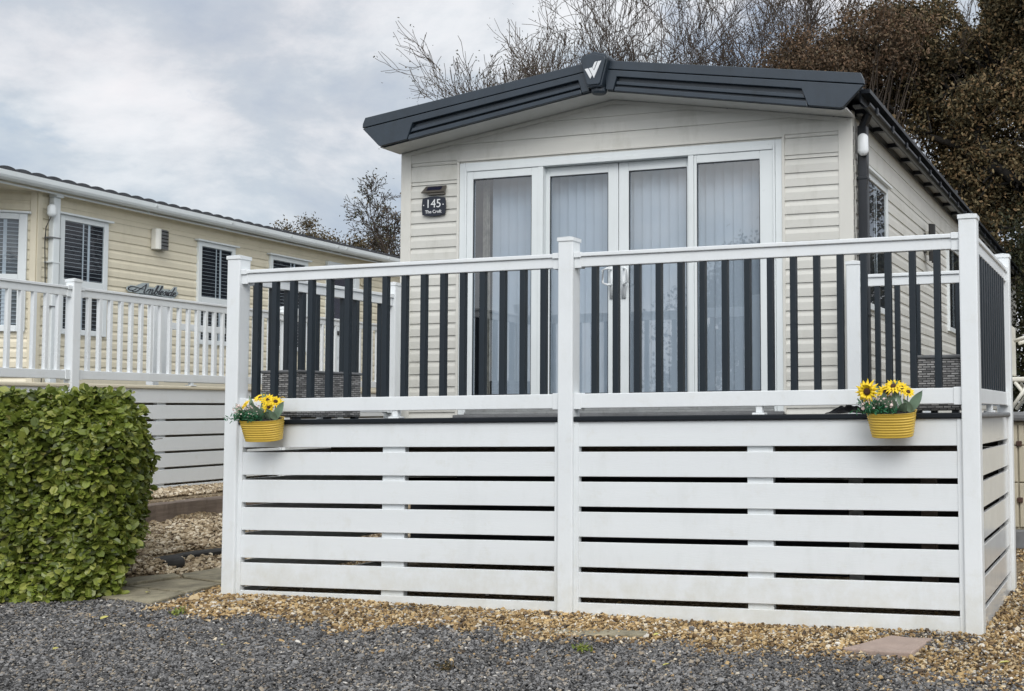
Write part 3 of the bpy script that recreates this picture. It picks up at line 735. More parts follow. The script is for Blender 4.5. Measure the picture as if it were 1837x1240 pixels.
# things fixed to the main home
lt = Thing('wall_lamp', 'dark metal wall lamp with white tube on the side of the beige home', 'wall lamp', (HX1+.01, 4.85, 1.67))
def arc_plate(z0, z1, curl):
    mb = MB(); n = 8; vs = []
    for k in range(n+1):
        t = -1+2*k/n; yy = 4.85+.075*t; xx = HX1+.045+.075*math.cos(t*1.2)
        vs += [(xx, yy, z0), (xx, yy, z1), (xx-.008, yy, z0), (xx-.008, yy, z1)]
    for k in range(n):
        a = 4*k; mb_f = [(a, a+4, a+5, a+1), (a+2, a+3, a+7, a+6), (a, a+2, a+6, a+4), (a+1, a+5, a+7, a+3)]
        mb.f += mb_f
    mb.v = vs; return mb
lt.part('shade', arc_plate(1.90, 2.04, 1), M['lampdark']); lt.part('shade', arc_plate(1.67, 1.79, 1), M['lampdark'])
lt.part('opal_tube', MB().tube([(HX1+.06, 4.85, 1.74), (HX1+.06, 4.85, 1.97)], .04, 14), M['lampwhite'], smooth=True)
lt.part('backplate', MB().box(HX1+.01, HX1+.03, 4.80, 4.90, 1.76, 1.95), M['lampdark'])
def capsule(cx, cy, z0, z1, rx, ry, n=18):
    rs = []
    for k in range(7): a = -PI/2+PI/2*k/6; rs.append((math.cos(a), z0+rx+rx*math.sin(a)))
    for k in range(1, 7): a = PI/2*k/6; rs.append((math.cos(a), z1-rx+rx*math.sin(a)))
    return [[(cx+rx*max(.02, s)*math.cos(t), cy+ry*max(.02, s)*math.sin(t), z) for t in np.linspace(0, 2*PI, n, endpoint=False)] for s, z in rs]
sn = Thing('motion_sensor', 'rounded white capsule sensor fixed to the black downpipe', 'sensor', (3.905, 1.945, 2.10))
sn.part('housing', MB().rings(capsule(3.905, 1.95, 2.10, 2.27, .042, .033)), M['white'], smooth=True)
sn.part('mount', MB().box(3.885, 3.925, 1.965, 1.99, 2.15, 2.2), M['white'])
sn.part('cable', MB().tube([(3.915, 1.99, 2.12), (3.932, 1.99, 2.0), (3.928, 1.985, 1.9), (3.918, 1.982, 1.86)], .004, 6), M['wire'])

def text_mesh(T, name, body, loc, size, mat, parent, rot, ext=.0012, bold=0):
    cu = bpy.data.curves.new('lettering', 'FONT'); cu.body = body; cu.size = size; cu.align_x = 'CENTER'; cu.extrude = ext; cu.offset = bold
    tmp = bpy.data.objects.new('tmp', cu); COL.objects.link(tmp); bpy.context.view_layer.update()
    me = bpy.data.meshes.new_from_object(tmp.evaluated_get(bpy.context.evaluated_depsgraph_get())); bpy.data.objects.remove(tmp)
    me.materials.clear(); me.materials.append(mat)
    ob = bpy.data.objects.new(name, me); COL.objects.link(ob); ob.parent = parent
    ob.matrix_basis = Matrix.Translation(Vector(loc)-T.loc) @ rot; return ob
RX = Matrix.Rotation(PI/2, 4, 'X')
pl = Thing('house_number_sign', 'navy curved sign reading 145 The Croft on the beige cladding', 'sign', (.322, HY-.02, 1.91))
P = [(.217, 1.842), (.27, 1.831), (.322, 1.827), (.374, 1.831), (.427, 1.842), (.433, 1.91), (.427, 1.975), (.374, 1.988), (.322, 1.992), (.27, 1.988), (.217, 1.975), (.211, 1.91)]
plate = pl.part('plate', MB().prism(P, HY-.034, HY-.022, 1), M['navy'], bevel=.002)
pl.part('spacer', MB().box(.25, .39, HY-.0215, HY-.008, 1.87, 1.95), M['navy'], parent=plate)
text_mesh(pl, 'lettering', '145', (.322, HY-.036, 1.899), .098, M['silver'], plate, RX)
text_mesh(pl, 'lettering', 'The Croft', (.322, HY-.036, 1.853), .037, M['silver'], plate, RX, bold=.0004)
for x in (.231, .413): pl.part('dot', MB().prism([(x+.005*math.cos(t), 1.921+.005*math.sin(t)) for t in np.linspace(0, 2*PI, 10, endpoint=False)], HY-.037, HY-.0345, 1), M['silver'], parent=plate)
sl = Thing('solar_light', 'bronze solar powered wall light just above the number sign', 'solar light', (.325, HY-.01, 2.04))
hs = MB(); hs.add([(.235, HY-.011, 2.083), (.428, HY-.011, 2.083), (.428, HY-.048, 2.026), (.212, HY-.048, 2.026), (.235, HY-.011, 2.07), (.428, HY-.011, 2.07), (.428, HY-.040, 2.018), (.212, HY-.040, 2.018)], [(0, 1, 2, 3), (4, 7, 6, 5), (0, 4, 5, 1), (1, 5, 6, 2), (2, 6, 7, 3), (3, 7, 4, 0)])
top = sl.part('housing', hs, M['bronze'], bevel=.002); sl.part('bracket', MB().box(.26, .42, HY-.034, HY-.011, 2.004, 2.022), M['bronze'], bevel=.004)
sl.part('solar_cell', MB().add([(.262, HY-.0225, 2.0725), (.395, HY-.0225, 2.0725), (.390, HY-.0405, 2.043), (.254, HY-.0405, 2.043)], [(0, 1, 2, 3)]), M['cell'], parent=top)

# ------------------------------------------------------------------ neighbouring home and its decking (local frame: x outwards, y along the wall)
NF = Matrix.Translation(Vector((-3.331, 5, 0))) @ Matrix.Rotation(.068, 4, 'Z') @ Matrix.Rotation(.004, 4, 'X')
WX = -1.62                     # wall plane
nb = Thing('cream_park_home', 'cream clad neighbouring holiday home with white windows, white gutter and dark tiled roof', 'holiday home', (WX-1.9, 1.5, -.5), frame=NF)
YC = -2.235; YE = 8.5          # chamfered corner, far end
w = MB().siding(YC+.04, YE, 2.345, 2.510, .11, .006, 'y', WX, 1).siding(YC+.04, YE, -.4, 2.344, .0985, .011, 'y', WX, 1)
nb.part('side_wall', w, M['cream'])
nb.part('corner_trim', MB().box(WX-.0, WX+.020, YC-.002, YC+.055, -.4, 2.510), M['cream_trim'], bevel=.004)
# angled bay at the front corner
fa = math.radians(52); BD = Vector((-math.sin(fa), -math.cos(fa), 0)); BN = Vector((math.cos(fa), -math.sin(fa), 0)); BL = 1.45
b0 = Vector((WX, YC, 0))
def bay(mb):      # build in wall-plane coords (u along bay, out, z) -> local coords
    m2 = MB(); m2.f = mb.f; m2.v = [tuple(b0+BD*u+BN*o+Vector((0, 0, z))) for u, o, z in mb.v]; return m2
q = MB().siding(.0, BL, -.4, 2.507, .0985, .011, 'x', 0, 1); nb.part('bay_wall', bay(q), M['cream'])
q = MB().box(-.004, .05, .001, .020, -.4, 2.507); nb.part('corner_trim', bay(q), M['cream_trim'], bevel=.004)
fr = MB(); u0, u1, z0, z1 = .07, 1.05, 1.09, 2.27
fr.box(u0, u0+.07, 0, .05, z0, z1).box(u1-.07, u1, 0, .05, z0, z1).box(u0+.07, u1-.07, .0005, .0495, z1-.06, z1).box(u0+.07, u1-.07, .0005, .0495, z0, z0+.06).box(u0+.07, u1-.07, .0005, .0495, 1.57, 1.66).box(u0-.03, u1+.03, 0, .075, z1+.001, z1+.022)
f = nb.part('window', bay(fr), M['frame'], bevel=.004)
nb.part('window_interior', bay(MB().box(u0+.05, u1-.05, -.03, .013, z0+.05, z1-.05)), M['grey_plastic'], parent=f)
bb = MB(); z = z0+.08
while z < z1-.06: bb.box(u0+.07, u1-.07, .018, .022, z, z+.005); z += .040
bb.box(u0+.17, u0+.20, .0135, .0165, z0+.06, z1-.06); nb.part('venetian_blind', bay(bb), M['blind'], parent=f)
nb.part('pane', bay(MB().add([(u0+.07, .035, z0+.06), (u1-.07, .035, z0+.06), (u1-.07, .035, z1-.06), (u0+.07, .035, z1-.06)], [(0, 1, 2, 3)])), M['glass2'], parent=f)
e = b0+BD*BL
q = MB().siding(-3.8, e.x, -.4, 2.507, .0985, .011, 'x', e.y, -1); nb.part('front_wall', q, M['cream'])
sh = MB().box(e.x-2.450, WX-.12, YC+.3, YE, -.42, 2.510); nb.part('wall_shell', sh, M['dark_room'])
# roof, soffit, gutter
GX = WX+.17
rf = MB(); ye0 = e.y-.25
rf.prism([(GX-.05, 2.610), (WX-1.9, 2.890), (WX-1.9, 2.840), (GX-.05, 2.565)], ye0, YE+.1, 1); rf.prism([(WX-3.9, 2.620), (WX-1.9, 2.900), (WX-1.9, 2.840), (WX-3.9, 2.565)], ye0, YE+.1, 1)
y = ye0
while y < YE:             # rolled tile edge
    n = 6; P = [(y+.176*k/n, 2.632+.017*abs(math.sin(PI*k/n))**.8+.006*(k/n)) for k in range(n+1)]
    P = P+[(P[-1][0], 2.585), (P[0][0], 2.585)]
    rf.prism([(a, b) for a, b in P], GX-.35, GX+.02, 0) ; y += .1775
nroof = nb.part('roof', rf, M['roof'])
nb.part('soffit', MB().box(WX-1.6, GX-.04, ye0+.02, YE, 2.505, 2.522), M['cream_trim'])
nb.part('fascia', MB().box(GX-.06, GX-.04, ye0, YE, 2.490, 2.595), M['frame'])
g = MB().prism([(GX-.04, 2.600), (GX-.036, 2.522), (GX+.03, 2.518), (GX+.056, 2.534), (GX+.066, 2.556), (GX+.068, 2.602), (GX+.06, 2.602), (GX+.052, 2.560), (GX-.03, 2.550), (GX-.033, 2.600)], ye0, YE, 1); g2 = nb.part('gutter', g, M['frame'], smooth=False)
for y in (-3.1, -.95, .25, 1.35, 2.35, 2.55, 3.6, 4.8, 5.9):
    k = MB(); half_round(k, GX+.012, y, y+.025, 2.592, .066); k.box(WX, GX-.03, y, y+.025, 2.505, 2.518); nb.part('gutter_bracket', k, M['frame'], parent=g2)
dp = MB(); dp.box(WX+.02, WX+.085, -2.115, -2.035, -.4, 2.470); dp.box(WX+.02, WX+.12, -2.12, -2.03, 2.470, 2.550)
dpp = nb.part('downpipe', dp, M['frame'], bevel=.008)
for z in (2.05, 1.80, 1.35): nb.part('pipe_clip', MB().box(WX+.01, WX+.09, -2.15, -2.03, z, z+.012), M['frame'] if z == 1.80 else M['grey_plastic'], parent=dpp)
for (y0, y1, mu) in ((-1.985, -1.375, -1.62), (-.045, .58, .33), (1.23, 2.0, 1.72)):
    side_window(nb, WX+.008, y0, y1, 1.09, 2.32, mull=mu, mid=1.615, fw=.055, blinds=True)
# entrance door
dy0, dy1 = 2.42, 3.16
q = MB().box(WX+.0, WX+.05, dy0, dy0+.09, .53, 2.39).box(WX, WX+.05, dy1-.09, dy1, .53, 2.39).box(WX+.0005, WX+.0495, dy0+.09, dy1-.09, 2.28, 2.39)
dfp = nb.part('door_frame', q, M['frame'], bevel=.004)
q = MB().box(WX, WX+.03, dy0+.091, dy1-.091, .54, 1.50).box(WX, WX+.03, dy0+.091, dy0+.17, 1.5, 2.28).box(WX, WX+.03, dy1-.17, dy1-.091, 1.5, 2.28)
for a, b in ((.62, .98), (1.04, 1.30)): q.box(WX+.030, WX+.038, dy0+.19, dy1-.19, a, b)
dr = nb.part('door', q, M['frame'], bevel=.004)
nb.part('pane', MB().box(WX+.0115, WX+.018, dy0+.17, dy1-.17, 1.5, 2.28), M['cell'], parent=dr)
nb.part('handle', MB().box(WX+.03, WX+.055, dy0+.12, dy0+.145, 1.36, 1.56), M['lampdark'], parent=dr)
nb.part('letter_slot', MB().box(WX+.0385, WX+.043, dy0+.24, dy1-.24, 1.36, 1.42), M['lampdark'], parent=dr)

T = Thing('wall_lamp', 'square cream and chrome wall lamp between two windows of the cream home', 'wall lamp', (WX+.01, -.67, 2.12), frame=NF)
hz = T.part('housing', MB().prism([(WX+.012, -.76), (WX+.075, -.76), (WX+.098, -.735), (WX+.098, -.70), (WX+.012, -.70)], 2.125, 2.36, 2), M['lampwhite'], bevel=.006)
T.part('mesh_panel', MB().prism([(WX+.014, -.699), (WX+.100, -.699), (WX+.100, -.62), (WX+.07, -.56), (WX+.014, -.56)], 2.13, 2.355, 2), M['chrome'], bevel=.004)
for k in range(5): T.part('grille_bar', MB().box(WX+.07, WX+.104, -.698, -.60, 2.165+k*.04, 2.176+k*.04), M['lampdark'])
T = Thing('motion_sensor', 'white boxy sensor on the white downpipe of the cream home', 'sensor', (WX+.09, -2.07, 2.27), frame=NF)
T.part('housing', MB().rings(capsule(WX+.10, -2.155, 2.255, 2.39, .040, .045)), M['frame'], smooth=True)
T.part('cable', MB().tube([(WX+.10, -2.16, 2.27), (WX+.08, -2.20, 2.15), (WX+.06, -2.19, 2.0), (WX+.05, -2.16, 1.5), (WX+.04, -2.17, .55)], .005, 6), M['wire'])
T = Thing('round_lantern', 'small cream round bulkhead light beside the white entrance door', 'lamp', (WX+.03, 3.32, 2.2), frame=NF)
T.part('housing', MB().rings(capsule(WX+.06, 3.32, 2.15, 2.30, .07, .07)), M['cream_trim'], smooth=True)
T.part('backplate', MB().box(WX+.012, WX+.03, 3.24, 3.40, 2.13, 2.32), M['cream_trim'], bevel=.005)

# cursive plaque "Ambleside"
T = Thing('house_name_sign', 'cursive black Ambleside name on a clear blue grey plaque on the cream home', 'sign', (WX+.03, -.72, 1.6), frame=NF)
U = .0935
def sc(p): x, z = p; return (-.930+(x+z*.3)*U, 1.618+z*U*.53)
PO = [(-2.05, .35), (-2.1, .9), (-1.7, 1.35), (-.9, 1.35), (-.2, 2.2), (.75, 2.35), (1.0, 1.45), (1.9, 1.45), (2.1, 2.15), (3.1, 2.25), (3.3, 1.35), (4.0, 1.5), (4.6, 1.45), (4.85, 2.3), (5.3, 2.3), (5.45, 1.4), (5.95, .9), (5.8, .0), (5.5, -.75), (2.5, -.6), (.2, -.45), (-.6, -.25), (-1.6, -.2)]
pp = MB().prism([sc(p) for p in PO], WX+.024, WX+.032, 0); plq = T.part('plaque', pp, M['plate_clear'])
strokes = [[(-1.15, .15), (-.85, -.08), (-.45, .2), (.05, 1.1), (.45, 1.95)], [(.45, 2.0), (.55, 1.1), (.62, .15), (.8, 0)], [(.35, .8), (-.5, .95), (-1.3, 1.1), (-1.75, .9), (-1.85, .5), (-1.5, .2), (-1.0, .3), (-.7, .7)],
  [(.9, .1), (1.0, .5), (1.02, .95)], [(1.0, .5), (1.25, .95), (1.42, .85), (1.4, 0)], [(1.42, .55), (1.65, .95), (1.82, .85), (1.8, .15), (1.95, 0), (2.1, .2)],
  [(2.1, .2), (2.35, 1.1), (2.4, 1.9), (2.25, 1.9), (2.2, 1.0), (2.22, .1)], [(2.22, .1), (2.5, 0), (2.68, .45), (2.5, .8), (2.25, .6)], [(2.6, .4), (2.95, 1.2), (3.02, 1.95), (2.88, 1.95), (2.85, .9), (2.9, .1), (3.1, .1)],
  [(3.1, .4), (3.4, .55), (3.45, .85), (3.25, .92), (3.1, .5), (3.2, .05), (3.45, .05), (3.6, .3)], [(3.6, .3), (3.85, .95), (3.95, .5), (3.95, .1), (3.7, .02)], [(3.95, .15), (4.15, .5), (4.2, .92), (4.2, .2), (4.35, .02), (4.45, .25)], [(4.22, 1.25), (4.27, 1.38)],
  [(4.85, .75), (4.62, .92), (4.42, .55), (4.5, .05), (4.72, .1), (4.88, .5)], [(4.98, 2.0), (4.9, .9), (4.9, .1), (5.08, .05), (5.2, .3)], [(5.15, .4), (5.45, .55), (5.5, .85), (5.3, .92), (5.15, .5), (5.25, .05), (5.5, .05), (5.7, .3)],
  [(.0, -.32), (1.4, -.18), (2.8, -.3), (4.2, -.5), (5.2, -.42)]]
lm = MB()
for st in strokes:
    pts = [Vector((WX+.034, *sc(p))) for p in st]
    out = []
    for i in range(len(pts)-1):
        p0, p1, p2, p3 = pts[max(i-1, 0)], pts[i], pts[i+1], pts[min(i+2, len(pts)-1)]
        for k in range(4):
            t = k/4; out.append(.5*((2*p1)+(p2-p0)*t+(2*p0-5*p1+4*p2-p3)*t*t+(3*p1-3*p2+p3-p0)*t**3))
    out.append(pts[-1])
    rad = []
    for i, p in enumerate(out):
        d = (out[min(i+1, len(out)-1)]-out[max(i-1, 0)]); rad.append(.0040+.0034*abs(d.z)/(d.length+1e-6) if d.z < 0 else .0040)
    lm.tube(out, rad, 6)
T.part('lettering', lm, M['script'], parent=plq, smooth=True)

# neighbouring decking
nd = Thing('white_decking', 'all white plastic decking with slatted skirting along the cream home', 'decking', (-.8, .5, -.5), frame=NF)
for y0 in (-5.7, -3.44, -.62, 1.9, 4.4): post(nd, -.05, y0, -.7, 1.415, w=.085)
for a, b, n in ((-5.61, -3.44, 17), (-3.355, -.62, 22), (-.535, 1.9, 19), (1.985, 4.4, 19)):
    rail_bay(nd, 1, -.01, a, b, zr=1.373, bal=M['white'], n=n, zb=(.566, .642), deckz=.53, bw=.034, bstart=a+.12, bend=b-.11, feet=((a+b)/2,), wide=.06)
for a, b in ((-5.61, -3.44), (-3.355, -.62), (-.535, 1.9), (1.985, 4.4)):
    mb = None
    skirt(nd, 1, .0, a, b, 1, -.75, M['slat'], pitch=.1545, gap=.022, z1=.494, n=6, first=.363-.1545*0, battens=((a+.95, a+1.06),), strip=True)
    nd.part('edge_trim', MB().box(-.03, .02, a, b, .495, .530), M['cream_trim'], bevel=.01)
q = MB(); y = -5.6
q.box(WX+.03, -.031, -5.6, 4.4, .50, .528); nd.part('deck_floor', q, M['grey_plastic'])
q = MB().box(-.50, -.42, -2.02, -1.94, .53, 1.43).box(-.49, -.44, -1.90, -1.80, .62, 1.40); nd.part('gate_post', q, M['white'], bevel=.004)
q = MB()
for k in range(6): q.box(-.48, -.45, -1.78+k*.13, -1.745+k*.13, .62, 1.12)
q.box(-.485, -.445, -1.80, -.98, 1.12, 1.19).box(-.485, -.445, -1.80, -.98, .58, .62); nd.part('gate', q, M['white'], bevel=.003)

# ------------------------------------------------------------------ timber edging and rocks between the plots
rr = random.Random(3)
def sleeper(label, pts, w, h, mat, name='timber_sleeper', grp=None):
    mb = MB(); rings = []
    for i, (x, y) in enumerate(pts):
        z = float(gz(x+.25, y)); a = rr.uniform(-.012, .012)
        rings.append([(x-w+a, y, z-.15), (x+a, y, z-.15), (x+a+rr.uniform(-.004, .008), y, z+h-.012+rr.uniform(-.006, .006)), (x-.015+a, y, z+h+rr.uniform(-.004, .004)), (x-w+a, y, z+h+rr.uniform(-.004, .004))])
    mb.rings(rings); x, y = pts[len(pts)//2]
    single(name, mb, mat, label, 'timber', (x, y, float(gz(x+.25, y))), bevel=.004)
sleeper('weathered brown sleeper holding the upper gravel bank below the white skirting', [(-2.05-.1*(y-1.9), y) for y in np.linspace(.35, 3.4, 26)], .25, .225, M['timber'])
sleeper('dark wet timber edging sunk between pale gravel and the stone path', [(-1.235-.06*(y-1.0)+.008*math.sin(y*9), y) for y in np.linspace(.72, 3.4, 24)], .11, .10, M['log'], 'timber_edging')
def rock(label, c, r, mat, seed, name='rock'):
    bm = bmesh.new(); bmesh.ops.create_icosphere(bm, subdivisions=3, radius=1); g = np.random.default_rng(seed)
    K = g.normal(size=(6, 3)); ph = g.uniform(0, 6, 6)
    for v in bm.verts:
        n = sum(math.sin(v.co.dot(Vector(K[i]))*2+ph[i]) for i in range(6))*.05; v.co *= 1+n
        v.co = Vector((v.co.x*r[0], v.co.y*r[1], v.co.z*r[2]))
    me = bpy.data.meshes.new(name); bm.to_mesh(me); bm.free(); me.materials.append(mat); me.polygons.foreach_set('use_smooth', [True]*len(me.polygons))
    ob = bpy.data.objects.new(name, me); COL.objects.link(ob); ob.location = c; ob['label'] = label; ob['category'] = name.replace('_', ' '); return ob
rock('mossy grey boulder by the foot of the hedge', (-1.27, .60, -.925), (.11, .08, .06), M['boulder'], 2)
rock('black stump end of the timber edging beside the hedge', (-1.25, .80, -.895), (.15, .10, .07), M['log'], 5, 'timber_stump')
def slab(label, P, z, mat, t=.04):
    c = (sum(p[0] for p in P)/len(P), sum(p[1] for p in P)/len(P), z); single('paving_slab', MB().prism(P, z-t, z, 2), mat, label, 'paving slab', c, bevel=.008)
slab('pinkish concrete slab lying in the gravel before the right hand post', PINK, -1.008, M['pinkslab'])
slab('buff stone slab half buried in gravel below the middle of the skirting', [(2.35, -.56), (2.42, -.43), (2.8, -.40), (3.2, -.38), (3.24, -.47), (2.9, -.55), (2.6, -.60)], float(gz(2.8, -.5))+.007, M['flag'])
fl_spots = [(.05, -.95), (.4, -1.55), (3.6, -1.1), (1.2, -1.25), (-.45, -.12), (3.3, -.45), (5.2, -.6)]
for i, (x, y) in enumerate(fl_spots):
    V, F = leaves(np.zeros((1, 3)), .045, np.array([[0, 0, 4.]])); ob = np_mesh('fallen_leaf', V, F, M['fallen']); ob.location = (x, y, float(gz(x, y))+.022)
    ob['label'] = 'small yellowish fallen leaf lying on the gravel'; ob['category'] = 'leaf'; ob['group'] = 'fallen leaves on the gravel'

for i, (x, y, lab) in enumerate(((2.55, -1.32, 'small brownish weed tuft in the middle of the grey chippings'), (.28, -.62, 'low green weed at the corner of the stone path'), (3.05, -.86, 'small green weed on the seam of grey and golden gravel'))):
    g = np.random.default_rng(60+i); n = 46; P = np.stack([g.normal(0, .022, n), g.normal(0, .016, n), g.uniform(0, .03, n)], 1)
    V, F = leaves(P, .026, np.tile([0, -.3, .6], (n, 1)), 1, .45); ob = np_mesh('weed', V, F, M['hedgeleaf'] if i else M['oakleaf']); ob.location = (x, y, float(gz(x, y))+.004)
    ob['label'] = lab; ob['category'] = 'weed'
# ------------------------------------------------------------------ hedge
def hedge():
    F0 = np.array([-.59, -.24]); a = math.radians(217); d1 = np.array([math.cos(a), math.sin(a)]); d2 = np.array([-.50, .66]); d2 /= np.linalg.norm(d2)
    L1, L2, zt = 1.75, .95, .31
    T = Thing('clipped_hedge', 'clipped green hedge with large rounded leaves at the corner of the drive', 'hedge', (F0[0]-.8, F0[1]-.1, -.99))
    Tl = np.array(T.loc)
    def pt(u, v, z, o): return None
    def lump(u, z): return .045*np.sin(u*6+1)+.04*np.sin(z*7+u*4)+.035*np.sin(u*15+z*11)+.025*np.sin(u*27-z*23)
    parts = []; norms = []
    def face(n, kind):
        dep = RNG.exponential(.055, n)-.03
        if kind == 'front':
            u = RNG.uniform(-.02, L1, n); z = RNG.uniform(0, 1, n)**.95*(zt+1.03)-.99+.03; v = dep-lump(u, z)*.6
            v += .16*np.clip((z-zt+.18)/.18, 0, 1)**2+.10*np.clip((.15-u)/.15, 0, 1)**2; nn = -d2
        elif kind == 'side':
            v = RNG.uniform(-.02, L2, n); z = RNG.uniform(0, 1, n)*(zt+1.03)-.96; u = dep-lump(v+3, z)*.6
            u += .22*np.clip((z-zt+.28)/.28, 0, 1)**2+.22*np.clip((-.55-z)/.4, 0, 1)**1.5; nn = -d1
        elif kind == 'back':
            u = RNG.uniform(0, L1, n); z = RNG.uniform(-.95, zt, n); v = L2-dep; nn = d2
        else:
            u = RNG.uniform(.0, L1, n); v = RNG.uniform(.0, L2, n); z = zt-dep*.8+lump(u, v*2)*.6; nn = None
            e = np.minimum(np.minimum(u*.7, v), L2-v); z -= .16*np.clip((.18-e)/.18, 0, 1)**2
        P = np.stack([F0[0]+d1[0]*u+d2[0]*v, F0[1]+d1[1]*u+d2[1]*v, z], 1)
        N = np.tile(np.array([nn[0], nn[1], .35]) if nn is not None else np.array([0, 0, 1.]), (n, 1))
        return P, N*1.1
    R = [face(18500, 'front'), face(9000, 'side'), face(11000, 'top'), face(1500, 'back')]
    P = np.concatenate([r[0] for r in R]); N = np.concatenate([r[1] for r in R])
    V, F = leaves(P-Tl, .047, N, 1.15, .78, .16, .45); ob = np_mesh('foliage', V, F, M['hedgeleaf']); ob.parent = T.o
    segs = []
    for k in range(900):
        u, v = RNG.uniform(.03, L1), RNG.uniform(.03, L2-.02); z0 = RNG.uniform(-.9, .1); p = np.array([F0[0]+d1[0]*u+d2[0]*v, F0[1]+d1[1]*u+d2[1]*v, z0])
        q = p+rand_dirs(1, 1.0)[0]*RNG.uniform(.1, .3); q[2] = min(q[2], zt); segs.append((p, q, .004, .002))
    for k in range(14):
        u, v = RNG.uniform(.1, L1), RNG.uniform(.1, L2-.1); p = np.array([F0[0]+d1[0]*u+d2[0]*v, F0[1]+d1[1]*u+d2[1]*v, -1.05]); segs.append((p, p+np.array([0, 0, .9]), .014, .008))
    V, F = tubes_np([(a-Tl, b-Tl, c, d) for a, b, c, d in segs], 4); ob = np_mesh('stems', V, F, M['bark']); ob.parent = T.o
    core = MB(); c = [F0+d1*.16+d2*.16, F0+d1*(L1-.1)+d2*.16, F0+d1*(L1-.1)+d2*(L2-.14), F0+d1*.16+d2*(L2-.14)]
    core.prism([tuple(p) for p in c], -.94, zt-.15, 2); T.part('shaded_core', core, M['darkleaf'])  # solid dark filler; the hedge's inner shade is put into its colour
hedge()

